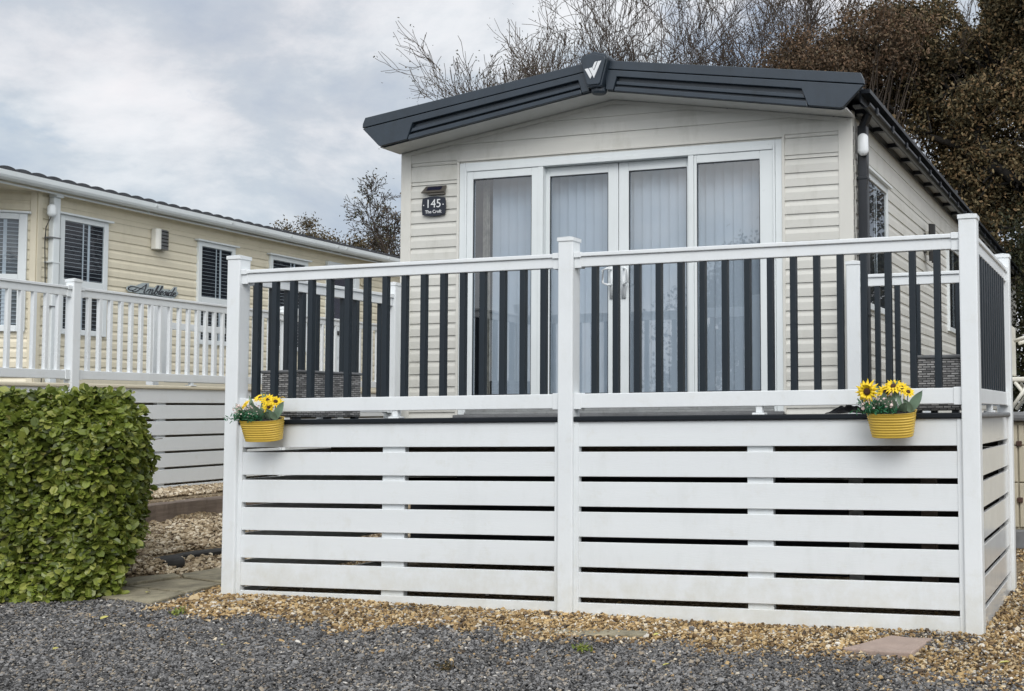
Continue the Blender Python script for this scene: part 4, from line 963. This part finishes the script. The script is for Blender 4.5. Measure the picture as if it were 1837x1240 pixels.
# ------------------------------------------------------------------ flower buckets
def bucket_plant(name, label, cx, cy, zt, flowers, seed, fern_side, yaw=0):
    g = np.random.default_rng(seed); T = Thing(name, label, 'flower pot', (cx, cy, zt-.135), group='yellow buckets of artificial flowers hung on the rail')
    rx, ry, h = .138, .078, .135; n = 48
    def ov(k, z, ins=0):
        sx = .835+.165*k; r = []
        for t in np.linspace(0, 2*PI, n, endpoint=False):
            c, s = math.cos(t), math.sin(t); ex = .72
            r.append((cx+(rx-ins)*sx*abs(c)**ex*(1 if c > 0 else -1), cy+(ry-ins)*sx*abs(s)**ex*(1 if s > 0 else -1), z))
        return r
    rings = []
    for i in range(46):
        k = i/45; rib = .0022*math.sin(k*2*PI*9) if .06 < k < .90 else 0
        rings.append(ov(k, zt-h+h*k, -rib))
    rings.append(ov(1, zt+.003, -.004)); rings.append(ov(1, zt+.004, .0)); rings.append(ov(1, zt-.002, .004)); rings.append(ov(.9, zt-.03, .005))
    T.part('bucket', MB().rings(rings), M['yellow'], smooth=True)
    T.part('soil', MB().rings([ov(.93, zt-.03, .005), ov(.95, zt-.004, .008), ov(.7, zt+.008, .02)]), M['soil'], smooth=True)
    for x in (cx-.05, cx+.05):
        hk = MB().tube([(x, cy+ry-.004, zt-.02), (x, cy+ry+.004, zt+.02), (x, .018, .20+.02), (x, .018, .325), (x, .04, .330), (x, .062, .325)], .003, 6)
        T.part('hook', hk, M['yellow'])
    V, = (None,)
    # feathery green and grey leaves
    P = []; 
    segs = []
    for k in range(120):
        x = cx+fern_side*g.uniform(-.03, .12); y = cy+g.uniform(-.05, .04); p = np.array([x, y, zt]); d = np.array([fern_side*g.uniform(-.3, 1.3), -g.uniform(-.1, .9), g.uniform(.3, 1.2)]); d /= np.linalg.norm(d); L = g.uniform(.05, .12)
        q = p+d*L; q[2] -= .01; segs.append((p-np.array(T.loc), q-np.array(T.loc), .0012, .0008))
        for m in range(9):
            t = .25+.75*m/9; P.append(p+(q-p)*t+g.normal(0, .004, 3))
    V, F = leaves(np.array(P)-np.array(T.loc), .024, None, 1, .3, .1); ob = np_mesh('fern', V, F, M['fern']); ob.parent = T.o
    V, F = tubes_np(segs, 3); o2 = np_mesh('stalks', V, F, M['stem']); o2.parent = ob
    P = np.stack([cx+fern_side*g.uniform(-.02, .15, 170), cy+g.uniform(-.08, .03, 170), zt+g.uniform(.03, .105, 170)], 1)
    V, F = stones(P-np.array(T.loc), .009, .9); ob = np_mesh('blossom', V, F, M['blossom']); ob.parent = T.o
    def bigleaf(base, d, L, W, nrm):
        d = Vector(d).normalized(); nr = Vector(nrm); nr = (nr-d*nr.dot(d)).normalized(); b = d.cross(nr); m = MB(); vs = []; N = 7
        for i in range(N+1):
            t = i/N; w = W*.5*math.sin(PI*min(1, t*.93+.07))**.8; c = Vector(base)+d*L*t-nr*.02*(t*t); vs += [tuple(c-b*w+nr*.006), tuple(c), tuple(c+b*w+nr*.006)]
        m.add(vs, [(3*i+j, 3*i+j+1, 3*i+j+4, 3*i+j+3) for i in range(N) for j in range(2)]); return m
    for (bx, dx, dy, dz, L, W) in [(f*fern_side, *r) for f, *r in ((-.10, -.55*fern_side, -.2, .8, .15, .055), (-.02, -.05, -.5, .75, .12, .06), (.04, .15, -.35, .9, .13, .05), (.10, .5*fern_side, .1, .8, .13, .045), (-.06, .3, -.6, .5, .10, .05), (.02, -.4, .2, 1, .17, .035), (-.12, -.2, -.5, .6, .11, .04), (.08, .2, -.6, .6, .10, .04), (.0, .25, .1, 1, .19, .025), (-.07, -.3, .1, 1, .19, .025), (.12, .7, -.3, .7, .12, .035))]:
        T.part('leaf', bigleaf((cx+bx, cy-.02, zt), (dx, dy, dz), L, W, (0.1, -1, .3)), M['greyleaf'], smooth=True)
    for (fx, fy, fz, nx, ny, nz, R) in flowers:
        c = Vector((cx+fx, cy+fy, zt+fz)); nrm = Vector((nx, ny, nz)).normalized(); a = nrm.cross(Vector((0, 0, 1))).normalized(); b = nrm.cross(a)
        m = MB()
        for layer, (np_, rr_, lift) in enumerate(((15, 1.0, .05), (13, .80, .22))):
            for k in range(np_):
                t = 2*PI*(k+.5*layer)/np_+g.uniform(-.09, .09); L = R*rr_*g.uniform(.88, 1.08); dr = a*math.cos(t)+b*math.sin(t); tn = nrm.cross(dr); w = R*.19
                bd = g.uniform(-.06, .12)
                p0 = c+dr*R*.22; p1 = c+dr*L*.62+nrm*(lift*R+.0); p2 = c+dr*L+nrm*(lift*R*.6-bd*R)
                m.add([tuple(p0-tn*w*.35), tuple(p0+tn*w*.35), tuple(p1+tn*w*.62), tuple(p2), tuple(p1-tn*w*.62), tuple(p1+nrm*R*.05)], [(0, 1, 5), (1, 2, 5), (2, 3, 5), (3, 4, 5), (4, 0, 5)])
        s = T.part('sunflower', m, M['petal'])
        dm = MB(); dm.rings([[tuple(c+(a*math.cos(t)+b*math.sin(t))*R*.25*k+nrm*R*hh) for t in np.linspace(0, 2*PI, 14, endpoint=False)] for k, hh in ((1, .02), (1, .14), (.75, .22), (.3, .19))])
        T.part('flower_centre', dm, M['centre'], parent=s, smooth=True)
        T.part('stem', MB().tube([tuple(c-nrm*.004), tuple(c-nrm*.02-Vector((0, 0, .03))), (cx+fx*.6, cy+fy*.5, zt)], .0028, 6), M['stem'], parent=s)
    A = Matrix.Translation(Vector((cx, cy+.075, zt-.06))-T.loc); Q = A @ Matrix.Rotation(yaw, 4, 'Z') @ Matrix.Rotation(.22, 4, 'X') @ A.inverted()
    for ob in T.o.children_recursive:
        if ob.type == 'MESH' and not ob.name.startswith('hook'): ob.data.transform(Q)
bucket_plant('flower_bucket', 'ribbed yellow bucket of sunflowers hung beside the left corner post', .372, -.088, .202,
    [(-.085, -.02, .10, -.5, -.4, .6, .042), (-.005, .02, .135, -.1, -.4, 1, .052), (.06, .0, .125, .25, -.6, .85, .056), (.11, -.005, .115, .5, -.4, .8, .052), (.075, -.03, .085, .3, -.8, .3, .042)], 11, -1, .16)
bucket_plant('flower_bucket', 'ribbed yellow bucket hung near the right post with one large open sunflower facing out', 4.525, -.088, .208,
    [(-.12, -.035, .122, -.15, -1, .12, .076), (-.03, .015, .105, .1, -.7, .6, .055), (.02, .0, .14, 0, -.5, .9, .062), (.06, .01, .128, .3, -.5, .85, .055), (.10, .0, .108, .45, -.5, .8, .045), (-.045, .02, .07, -.3, -.9, .3, .048)], 23, -1)

# ------------------------------------------------------------------ things standing on the decking
def stool(label, x0, x1, y0, y1):
    T = Thing('rattan_box', label, 'rattan box', ((x0+x1)/2, (y0+y1)/2, .181), group='grey rattan boxes in the front corners of the decking')
    T.part('body', MB().box(x0, x1, y0, y1, .195, .490), M['rattan'], bevel=.01)
    T.part('rim', MB().box(x0-.008, x1+.008, y0-.008, y1+.008, .491, .512), M['grey_plastic'], bevel=.008)
    for x in (x0+.01, x1-.05):
        for y in (y0+.01, y1-.05): T.part('foot', MB().box(x, x+.04, y, y+.04, .1795, .1945), M['black'])
stool('grey rattan box on the decking just behind the left yellow bucket', .14, .43, .17, .82)
stool('grey rattan box on the decking just inside the right corner post', 4.585, 4.86, .20, .80)
def cloth():
    n = 22; g = np.random.default_rng(8); V = []; K = g.normal(size=(7, 2))*14; ph = g.uniform(0, 6, 7)
    for i in range(n):
        for j in range(n):
            u, v = i/(n-1)-.5, j/(n-1)-.5; r = math.hypot(u*2, v*2); x = 4.235+u*.26; y = .115+v*.09
            z = .183+max(0, 1-r*.92)*.045*(1+.55*sum(math.sin(K[q][0]*u+K[q][1]*v+ph[q]) for q in range(7))/3)+.004
            V.append((x+.006*math.sin(v*20), y+.004*math.sin(u*30), max(.184, z)))
    F = [(i*n+j, i*n+j+1, (i+1)*n+j+1, (i+1)*n+j) for i in range(n-1) for j in range(n-1)]
    ob = single('crumpled_cloth', MB().add(V, F), M['cloth'], 'crumpled black cloth lying on the edge of the decking', 'cloth', (4.235, .12, .183), smooth=True)
    so = ob.modifiers.new('thick', 'SOLIDIFY'); so.thickness = .004
cloth()

# ------------------------------------------------------------------ right edge: storage shed, chair, grass, bushes
T = Thing('storage_shed', 'cream plastic storage shed with grey lid beyond the decking', 'storage shed', (5.5, 4.5, -1.0))
bd = T.part('body', MB().box(4.70, 5.9, 4.1, 4.8, -1.0, .10), M['shed'], bevel=.02)
T.part('lid', MB().box(4.62, 5.98, 4.0, 4.88, .10, .185), M['grey_plastic'], bevel=.03)
T.part('plinth', MB().box(4.68, 5.92, 4.08, 4.82, -1.04, -.86), M['grey_plastic'], bevel=.02)
for k in range(6):
    x0 = 4.735+k*.062; d = T.part('door_panel', MB().box(x0, x0+.05, 4.075, 4.10, -.84, -.45).box(x0, x0+.05, 4.075, 4.10, -.44, -.12).box(x0, x0+.05, 4.075, 4.10, -.11, .07), M['shed'], bevel=.008)
    for z in (-.62, -.12):
        if k in (1, 4): T.part('hinge', MB().box(x0-.02, x0+.03, 4.055, 4.075, z, z+.045), M['rust'], parent=d, bevel=.006)
T = Thing('folding_chair', 'white plastic folding chair standing on the storage shed lid', 'chair', (5.25, 4.4, .186))
q = MB(); q.tube([(4.76, 4.25, .83), (4.86, 4.22, .86), (5.0, 4.2, .82), (5.06, 4.2, .70), (5.08, 4.2, .48)], .018, 8); T.part('armrest', q, M['chairwhite'], smooth=True)
q = MB(); q.tube([(4.76, 4.65, .83), (4.86, 4.68, .86), (5.0, 4.7, .82), (5.06, 4.7, .70), (5.08, 4.7, .48)], .018, 8); T.part('armrest', q, M['chairwhite'], smooth=True)
T.part('seat', MB().box(4.72, 5.2, 4.2, 4.7, .46, .50), M['chairwhite'], bevel=.012)
for y in (4.2, 4.7):
    T.part('leg', MB().tube([(4.72, y, .205), (4.90, y, .455)], .018, 8), M['chairwhite'], smooth=True); T.part('leg', MB().tube([(4.95, y+.02, .205), (4.76, y+.02, .455)], .018, 8), M['chairwhite'], smooth=True)
T.part('backrest', MB().box(4.70, 4.73, 4.22, 4.68, .52, .98), M['chairwhite'], bevel=.01)
gx, gy = scatter(5000, 4.1, 7.5, 5.6, 8.5); gP = np.stack([gx, gy, gz(gx, gy)], 1)
V, F = leaves(gP, .09, np.tile([0, 0, -.0], (len(gP), 1)), .6, .10, .05)
ob = np_mesh('grass', V, F, M['grass']); ob['kind'] = 'stuff'; ob['label'] = 'short green grass behind the storage shed'; ob['category'] = 'grass'

def bush(name, label, blobs, ncl, nper, rad, mat, size, group=None, stems=6, seed=0):
    P, C = clumps(blobs, ncl, nper, rad); c = np.array(blobs)[:, :3].mean(0); z0 = float(gz(c[0], c[1])); base = (c[0], c[1], z0)
    T = Thing(name, label, 'bush' if 'bush' in name or 'scrub' in name else 'tree', base, group=group)
    V, F = leaves(P-np.array(base), size); ob = np_mesh('foliage', V, F, mat); ob.parent = T.o
    g = np.random.default_rng(seed); segs = []
    for q in C[g.integers(0, len(C), min(len(C), 90))]:
        s = np.array([c[0]+g.normal(0, .25), c[1]+g.normal(0, .25), z0-.05]); m = (s+q)/2+np.array([0, 0, .12*(q[2]-z0)])+g.normal(0, .12, 3)
        segs += [(s, m, .035, .02), (m, q, .02, .006)]
    V, F = tubes_np([(a-np.array(base), b-np.array(base), e, f) for a, b, e, f in segs], 4); ob = np_mesh('stems', V, F, M['bark_dark']); ob.parent = T.o
    return T
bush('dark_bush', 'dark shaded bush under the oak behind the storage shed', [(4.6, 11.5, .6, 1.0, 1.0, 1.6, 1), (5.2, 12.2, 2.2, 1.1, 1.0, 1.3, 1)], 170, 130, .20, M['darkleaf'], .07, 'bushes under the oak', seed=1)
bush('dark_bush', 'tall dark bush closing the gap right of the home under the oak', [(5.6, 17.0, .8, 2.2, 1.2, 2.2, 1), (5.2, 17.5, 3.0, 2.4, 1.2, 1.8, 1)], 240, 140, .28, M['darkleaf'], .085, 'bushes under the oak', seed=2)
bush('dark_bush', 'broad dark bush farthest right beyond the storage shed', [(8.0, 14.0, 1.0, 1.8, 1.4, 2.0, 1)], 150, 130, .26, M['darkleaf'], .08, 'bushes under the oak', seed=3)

# ------------------------------------------------------------------ trees behind
TW = lambda n1, n2, n3, n4: [(n1, .52, .45, .10, .04, 8), (n2, .55, .55, .15, .07, 6), (n3, .58, .60, .17, .08, 5), (n4, .62, .62, .18, .08, 4), (0, .5, .6, .2, .06, 3)]
def gzf(x, y): return float(gz(x, y))
tree('bare_tree', 'tall nearly bare tree rising behind the left half of the dark roof', 'tree', (-7.4, 18, gzf(-8.3, 18)),
     [((0, 0, 2.9), (-.42, 0, 1), 3.3, .12), ((.1, 0, 2.9), (.0, .1, 1), 3.7, .12), ((.15, 0, 2.5), (.25, .1, 1), 3.2, .10), ((.0, .1, 2.6), (-.2, -.1, 1), 4.1, .11), ((0, .05, 2.9), (-.55, -.1, 1), 2.8, .09)], TW(7, 7, 6, 4), M['bark'], M['smallleaf'], 6500, .05, .09, 'trees behind the homes', 5, .0062,
     extra=[([(-7.4, 18, -1), (-7.35, 18, 1), (-7.4, 18.05, 1.9), (-7.4, 18.05, 2.8)], .22, .12)])
def grove(x0, x1, y, n, zt, seed):
    g = np.random.default_rng(seed); out = []
    for k in range(n):
        f = (k+.5)/n; x = (f-.5)*(x1-x0); out.append(((x*.45, g.uniform(-.4, .4), .6), (x*.10+g.uniform(-.1, .1), g.uniform(-.05, .05), 1), zt*g.uniform(.9, 1.08), .11))
    return out
tree('bare_tree', 'fine twigged bare tree directly behind the roof ridge badge', 'tree', (-6.0, 19.5, gzf(-5, 19)), grove(-7.6, -4.4, 19.5, 4, 6.6, 1), TW(7, 6, 5, 4), M['bark'], M['smallleaf'], 5000, .038, .08, 'trees behind the homes', 6, .0066)
tree('bare_tree', 'dense bare thicket like tree right of the ridge badge', 'tree', (-3.7, 20, gzf(-2.7, 20)), grove(-5.2, -2.2, 20, 4, 6.9, 2), TW(7, 6, 5, 4), M['bark'], M['smallleaf'], 4000, .038, .08, 'trees behind the homes', 9, .0066)
tree('bare_tree', 'bare tree fading into the brown oak leaves', 'tree', (-1.7, 20.5, gzf(-.9, 20)), grove(-3.0, -.4, 20, 4, 6.7, 3), TW(7, 6, 5, 4), M['bark'], M['rustleaf'], 2600, .055, .12, 'trees behind the homes', 12, .0066)
YS = [(7, .33, .6, .12, .05, 6), (6, .5, .62, .2, .05, 5), (6, .55, .7, .25, .05, 4), (4, .55, .7, .3, .04, 3), (0, .5, .6, .3, .03, 3)]
tree('young_tree', 'small thinly leaved tree between the cream home and the beige home', 'tree', (-9.25, 14.5, gzf(-9.25, 14.5)),
     [((0, 0, 2.0), (-.05, 0, 1), 2.0, .06), ((.1, 0, 2.2), (.15, 0, 1), 2.2, .05), ((-.05, 0, 1.8), (-.22, 0, 1), 1.8, .045), ((.15, 0, 2.2), (.05, 0, 1), 2.5, .05)], YS, M['bark'], M['smallleaf'], 3000, .055, .06, None, 15, .0055, extra=[([(-9.25, 14.5, -.5), (-9.25, 14.5, 1.9)], .09, .07)])
def scrub_row():
    specs = [(-13.6, 17.2, 5.0, .9, 'leftmost low brown scrub over the cream roof'), (-12.4, 16.6, 4.55, .8, 'brown scrub behind the end of the cream roof'), (-11.2, 16.2, 4.3, .8, 'brown scrub at the foot of the small thin tree')]
    for i, (x, y, zt, r, lab) in enumerate(specs):
        bush('brown_scrub', lab, [(x, y, zt-.8, r, .7, .8, 1), (x, y, 1.6, r*.9, .6, 1.8, 1)], 95, 110, .14, M['rust_scrub'], .055, 'scrub behind the cream home', seed=30+i)
scrub_row()
# the big oak
OB = (6.3, 19.0, gzf(6.3, 19))
limbs = [([(6.3, 19, -1.1), (6.35, 19, 1.5), (6.2, 18.6, 3.6), (6.0, 18.4, 5.2)], .55, .36), ([(6.2, 18.5, 3.6), (5.6, 18.0, 4.65), (5.1, 17.9, 4.95), (4.5, 17.8, 4.85), (3.95, 17.8, 5.1), (3.5, 17.8, 5.02), (3.1, 17.8, 5.35), (2.75, 17.9, 5.35), (2.3, 18, 5.9)], .27, .05),
         ([(3.1, 17.9, 5.3), (2.85, 17.9, 5.7), (2.62, 17.9, 6.1), (2.85, 18, 6.45), (2.6, 18.0, 6.9), (2.2, 18.2, 7.5)], .12, .03), ([(6.0, 18.4, 5.1), (5.2, 18.3, 6.0), (4.8, 18.3, 6.5), (4.5, 18.2, 7.1), (4.3, 18.2, 8.1), (3.8, 18.0, 9.2)], .2, .04), ([(6.0, 18.4, 5.1), (6.6, 18.6, 7), (6.9, 19, 9.5)], .26, .07),
         ([(4.4, 18.2, 7.0), (3.6, 18.2, 7.0), (3.0, 18.2, 7.5), (2.1, 18.2, 7.2), (1.2, 17.9, 7.9), (.3, 18.2, 8.2)], .09, .02), ([(4.5, 17.8, 5.0), (4.2, 17.8, 5.6), (3.8, 17.8, 5.9), (3.6, 17.9, 6.5), (3.2, 18, 7.0)], .09, .025), ([(2.3, 18, 5.9), (1.4, 18.2, 6.3), (.5, 17.6, 7.1), (-.4, 18, 7.4)], .08, .02), ([(5.0, 17.9, 6.2), (5.3, 17.4, 8.3), (4.9, 17.3, 10)], .12, .04), ([(4.9, 17.9, 4.9), (4.4, 17.8, 4.3), (3.9, 17.6, 3.9), (3.7, 17.6, 3.0)], .08, .02)]
blobs = [(.9, 18.8, 8.1, 1.9, 1.1, 1.6, 1.25), (-.6, 18.9, 7.7, 1.1, .9, 1.0, .6), (2.1, 18.7, 7.2, 1.2, 1.2, 1.9, 1.0), (3.3, 18.6, 6.2, 1.3, 1.3, 1.7, 1.1), (4.2, 18.5, 8.6, 1.3, 1.3, 2.0, 1.3), (5.6, 18.7, 9.5, 1.8, 1.5, 2.6, 1.6),
         (6.8, 18.8, 6.6, 1.9, 1.4, 2.2, 1.2), (4.6, 18.4, 6.6, 1.4, 1.2, 1.5, .9), (3.4, 18.6, 3.9, 1.3, 1.0, 1.2, .7), (2.7, 18.6, 5.2, 1.1, .9, 1.1, .9), (3.0, 18.8, 8.6, .9, .9, 1.2, .7), (5.3, 18.4, 3.2, 1.8, 1.0, 1.6, .8)]
P, C = clumps(blobs, 1080, 190, .185)
d2 = np.minimum(((P[:, 0]-2.5-.25*(9-P[:, 2]))/.26)**2+((P[:, 2]-9.3)/1.0)**2, ((P[:, 0]-4.5)/.3)**2+((P[:, 2]-7.6)/.5)**2); keep = d2 > RNG.uniform(.6, 1.2, len(P))
oak_stems = []
rng = np.random.default_rng(77); ex = list(limbs)
allp = np.concatenate([np.array(l[0]) for l in limbs])
for c in C[rng.integers(0, len(C), 420)]:
    j = np.argmin(((allp-c)**2).sum(1)+rng.uniform(0, 1.2, len(allp))); s = allp[j]; m = (s+c)/2+rng.normal(0, .22, 3); ex.append(([s, m, c, c+rng.normal(0, .18, 3)], .035, .006))
tree('oak_tree', 'large spreading oak with dense brown autumn leaves behind the right side of the home', 'tree', OB, [], TW(1, 1, 1, 1), M['bark_dark'], M['oakleaf'], 0, .088, extra=ex, leafpts=P[keep], minr=.006)
P2, C2 = clumps([(-.9, 17.6, 7.6, 1.15, .8, 1.0, 1), (.6, 17.5, 8.2, 1.2, .8, 1.0, 1)], 150, 95, .17)
ex = []
for c in C2[:90]: s = np.array([.2, 17.8, 4.5]); m = (s+c)/2+rng.normal(0, .2, 3); ex.append(([s, m, c], .03, .006))
ex.append(([(.2, 17.8, -1), (.2, 17.8, 4.6)], .14, .08))
tree('beech_tree', 'rusty leaved tree in front of the oak where bare twigs end', 'tree', (.2, 17.8, gzf(.2, 17.8)), [], TW(1, 1, 1, 1), M['bark'], M['rustleaf'], 0, .075, extra=ex, leafpts=P2, minr=.006)
# trees across the road behind the camera (seen mirrored in the door glass)
for i, (x, y, h) in enumerate(((-6, -27, 6.5), (3, -30, 7.5), (12, -28, 6.0), (20, -26, 7))):
    bush('roadside_tree', ['broad', 'tallest', 'low round', 'farthest'][i]+' leafy tree across the road facing the decking', [(x, y, h*.35, 4.2, 2, h*.45, 1), (x+1, y, h*.65, 3, 2, h*.3, 1)], 420, 130, .45, M['darkleaf'], .15, 'trees across the road', seed=50+i)

# ------------------------------------------------------------------ sky, sun, camera
W = bpy.data.worlds.new('World'); S.world = W; W.use_nodes = True; nt = W.node_tree; bg = nt.nodes['Background']
SE, SAZ = math.radians(42), math.radians(152)      # azimuth measured clockwise from +y
sd = Vector((math.sin(SAZ)*math.cos(SE), math.cos(SAZ)*math.cos(SE), math.sin(SE)))
sky = nt.nodes.new('ShaderNodeTexSky'); sky.sky_type = 'NISHITA'; sky.sun_disc = False; sky.sun_elevation = SE; sky.sun_rotation = SAZ
tc = nt.nodes.new('ShaderNodeTexCoord'); v = tc.outputs['Generated']
sep = nt.nodes.new('ShaderNodeSeparateXYZ'); nt.links.new(v, sep.inputs[0])
mz = nt.nodes.new('ShaderNodeMath'); mz.operation = 'MAXIMUM'; nt.links.new(sep.outputs[2], mz.inputs[0]); mz.inputs[1].default_value = .0
az = nt.nodes.new('ShaderNodeMath'); az.operation = 'ADD'; nt.links.new(mz.outputs[0], az.inputs[0]); az.inputs[1].default_value = .22
cmb = nt.nodes.new('ShaderNodeCombineXYZ')
for i in (0, 1):
    dv = nt.nodes.new('ShaderNodeMath'); dv.operation = 'DIVIDE'; nt.links.new(sep.outputs[i], dv.inputs[0]); nt.links.new(az.outputs[0], dv.inputs[1]); nt.links.new(dv.outputs[0], cmb.inputs[i])
cv = cmb.outputs[0]
cm = nt.nodes.new('ShaderNodeMapping'); cm.inputs['Scale'].default_value = (1, 1, 1.7); cm.inputs['Location'].default_value = (.35, .2, .1); nt.links.new(v, cm.inputs[0])
n1 = noise(nt, 4.3, 12, .60, cm.outputs[0], .25)
shade = ramp(nt, n1, [(.36, (4.5, 5.3, 6.3)), (.46, (5.5, 6.2, 6.9)), (.52, (6.8, 7.3, 7.8)), (.58, (7.7, 8.1, 8.5)), (.68, (8.6, 8.8, 9.1))])
mp = nt.nodes.new('ShaderNodeMapping'); mp.inputs['Location'].default_value = (4.3, 1.7, 0); mp.inputs['Scale'].default_value = (1, 1, 1.5); nt.links.new(v, mp.inputs[0])
n2 = noise(nt, 2.0, 8, .6, mp.outputs[0], .5)
warm = ramp(nt, n2, [(.40, (1, 1, 1)), (.60, (1.0, .95, .945))])
cl = mul(nt, shade, warm)
cover = ramp(nt, noise(nt, 3.4, 8, .6, mp.outputs[0], .2), [(.34, (.35,)*3), (.43, (1, 1, 1))])
mx = nt.nodes.new('ShaderNodeMix'); mx.data_type = 'RGBA'; nt.links.new(cover, mx.inputs[0]); nt.links.new(sky.outputs[0], mx.inputs[6]); nt.links.new(cl, mx.inputs[7])
# clouds thin out and glow towards the sun
dot = nt.nodes.new('ShaderNodeVectorMath'); dot.operation = 'DOT_PRODUCT'; nrm = nt.nodes.new('ShaderNodeVectorMath'); nrm.operation = 'NORMALIZE'; nt.links.new(v, nrm.inputs[0]); nt.links.new(nrm.outputs[0], dot.inputs[0]); dot.inputs[1].default_value = sd
glow = ramp(nt, dot.outputs['Value'], [(0, (1, 1, 1)), (.5, (1.35, 1.33, 1.30)), (1, (2.6, 2.5, 2.4))])
nt.links.new(mul(nt, mx.outputs[2], glow), bg.inputs['Color']); bg.inputs['Strength'].default_value = .10
sl_ = bpy.data.lights.new('sun', 'SUN'); sl_.energy = 1.5; sl_.angle = math.radians(32); sl_.color = (1, .97, .93)
so = bpy.data.objects.new('sun', sl_); COL.objects.link(so); so.rotation_euler = (-sd).to_track_quat('-Z', 'Y').to_euler()

yaw, pit, rol = -.267658, .0600754, -.010129
fw = Vector((math.sin(yaw)*math.cos(pit), math.cos(yaw)*math.cos(pit), math.sin(pit))); r = Vector((math.cos(yaw), -math.sin(yaw), 0)); u = r.cross(fw)
r2 = r*math.cos(rol)+u*math.sin(rol); u2 = -r*math.sin(rol)+u*math.cos(rol)
cam = bpy.data.cameras.new('camera'); co = bpy.data.objects.new('camera', cam); COL.objects.link(co)
Mc = Matrix((( r2.x, u2.x, -fw.x), (r2.y, u2.y, -fw.y), (r2.z, u2.z, -fw.z))).to_4x4(); Mc.translation = Vector((5.8293, -6.2767, .1789)); co.matrix_world = Mc
cam.sensor_width = 36; cam.lens = 2055.957/1837*36; cam.shift_x = -556.44/1837; cam.clip_end = 3000; cam.clip_start = .05
S.camera = co
S.render.engine = 'CYCLES'
S.view_settings.view_transform = 'Standard'; S.view_settings.look = 'None'; S.view_settings.exposure = .12; S.view_settings.gamma = 1
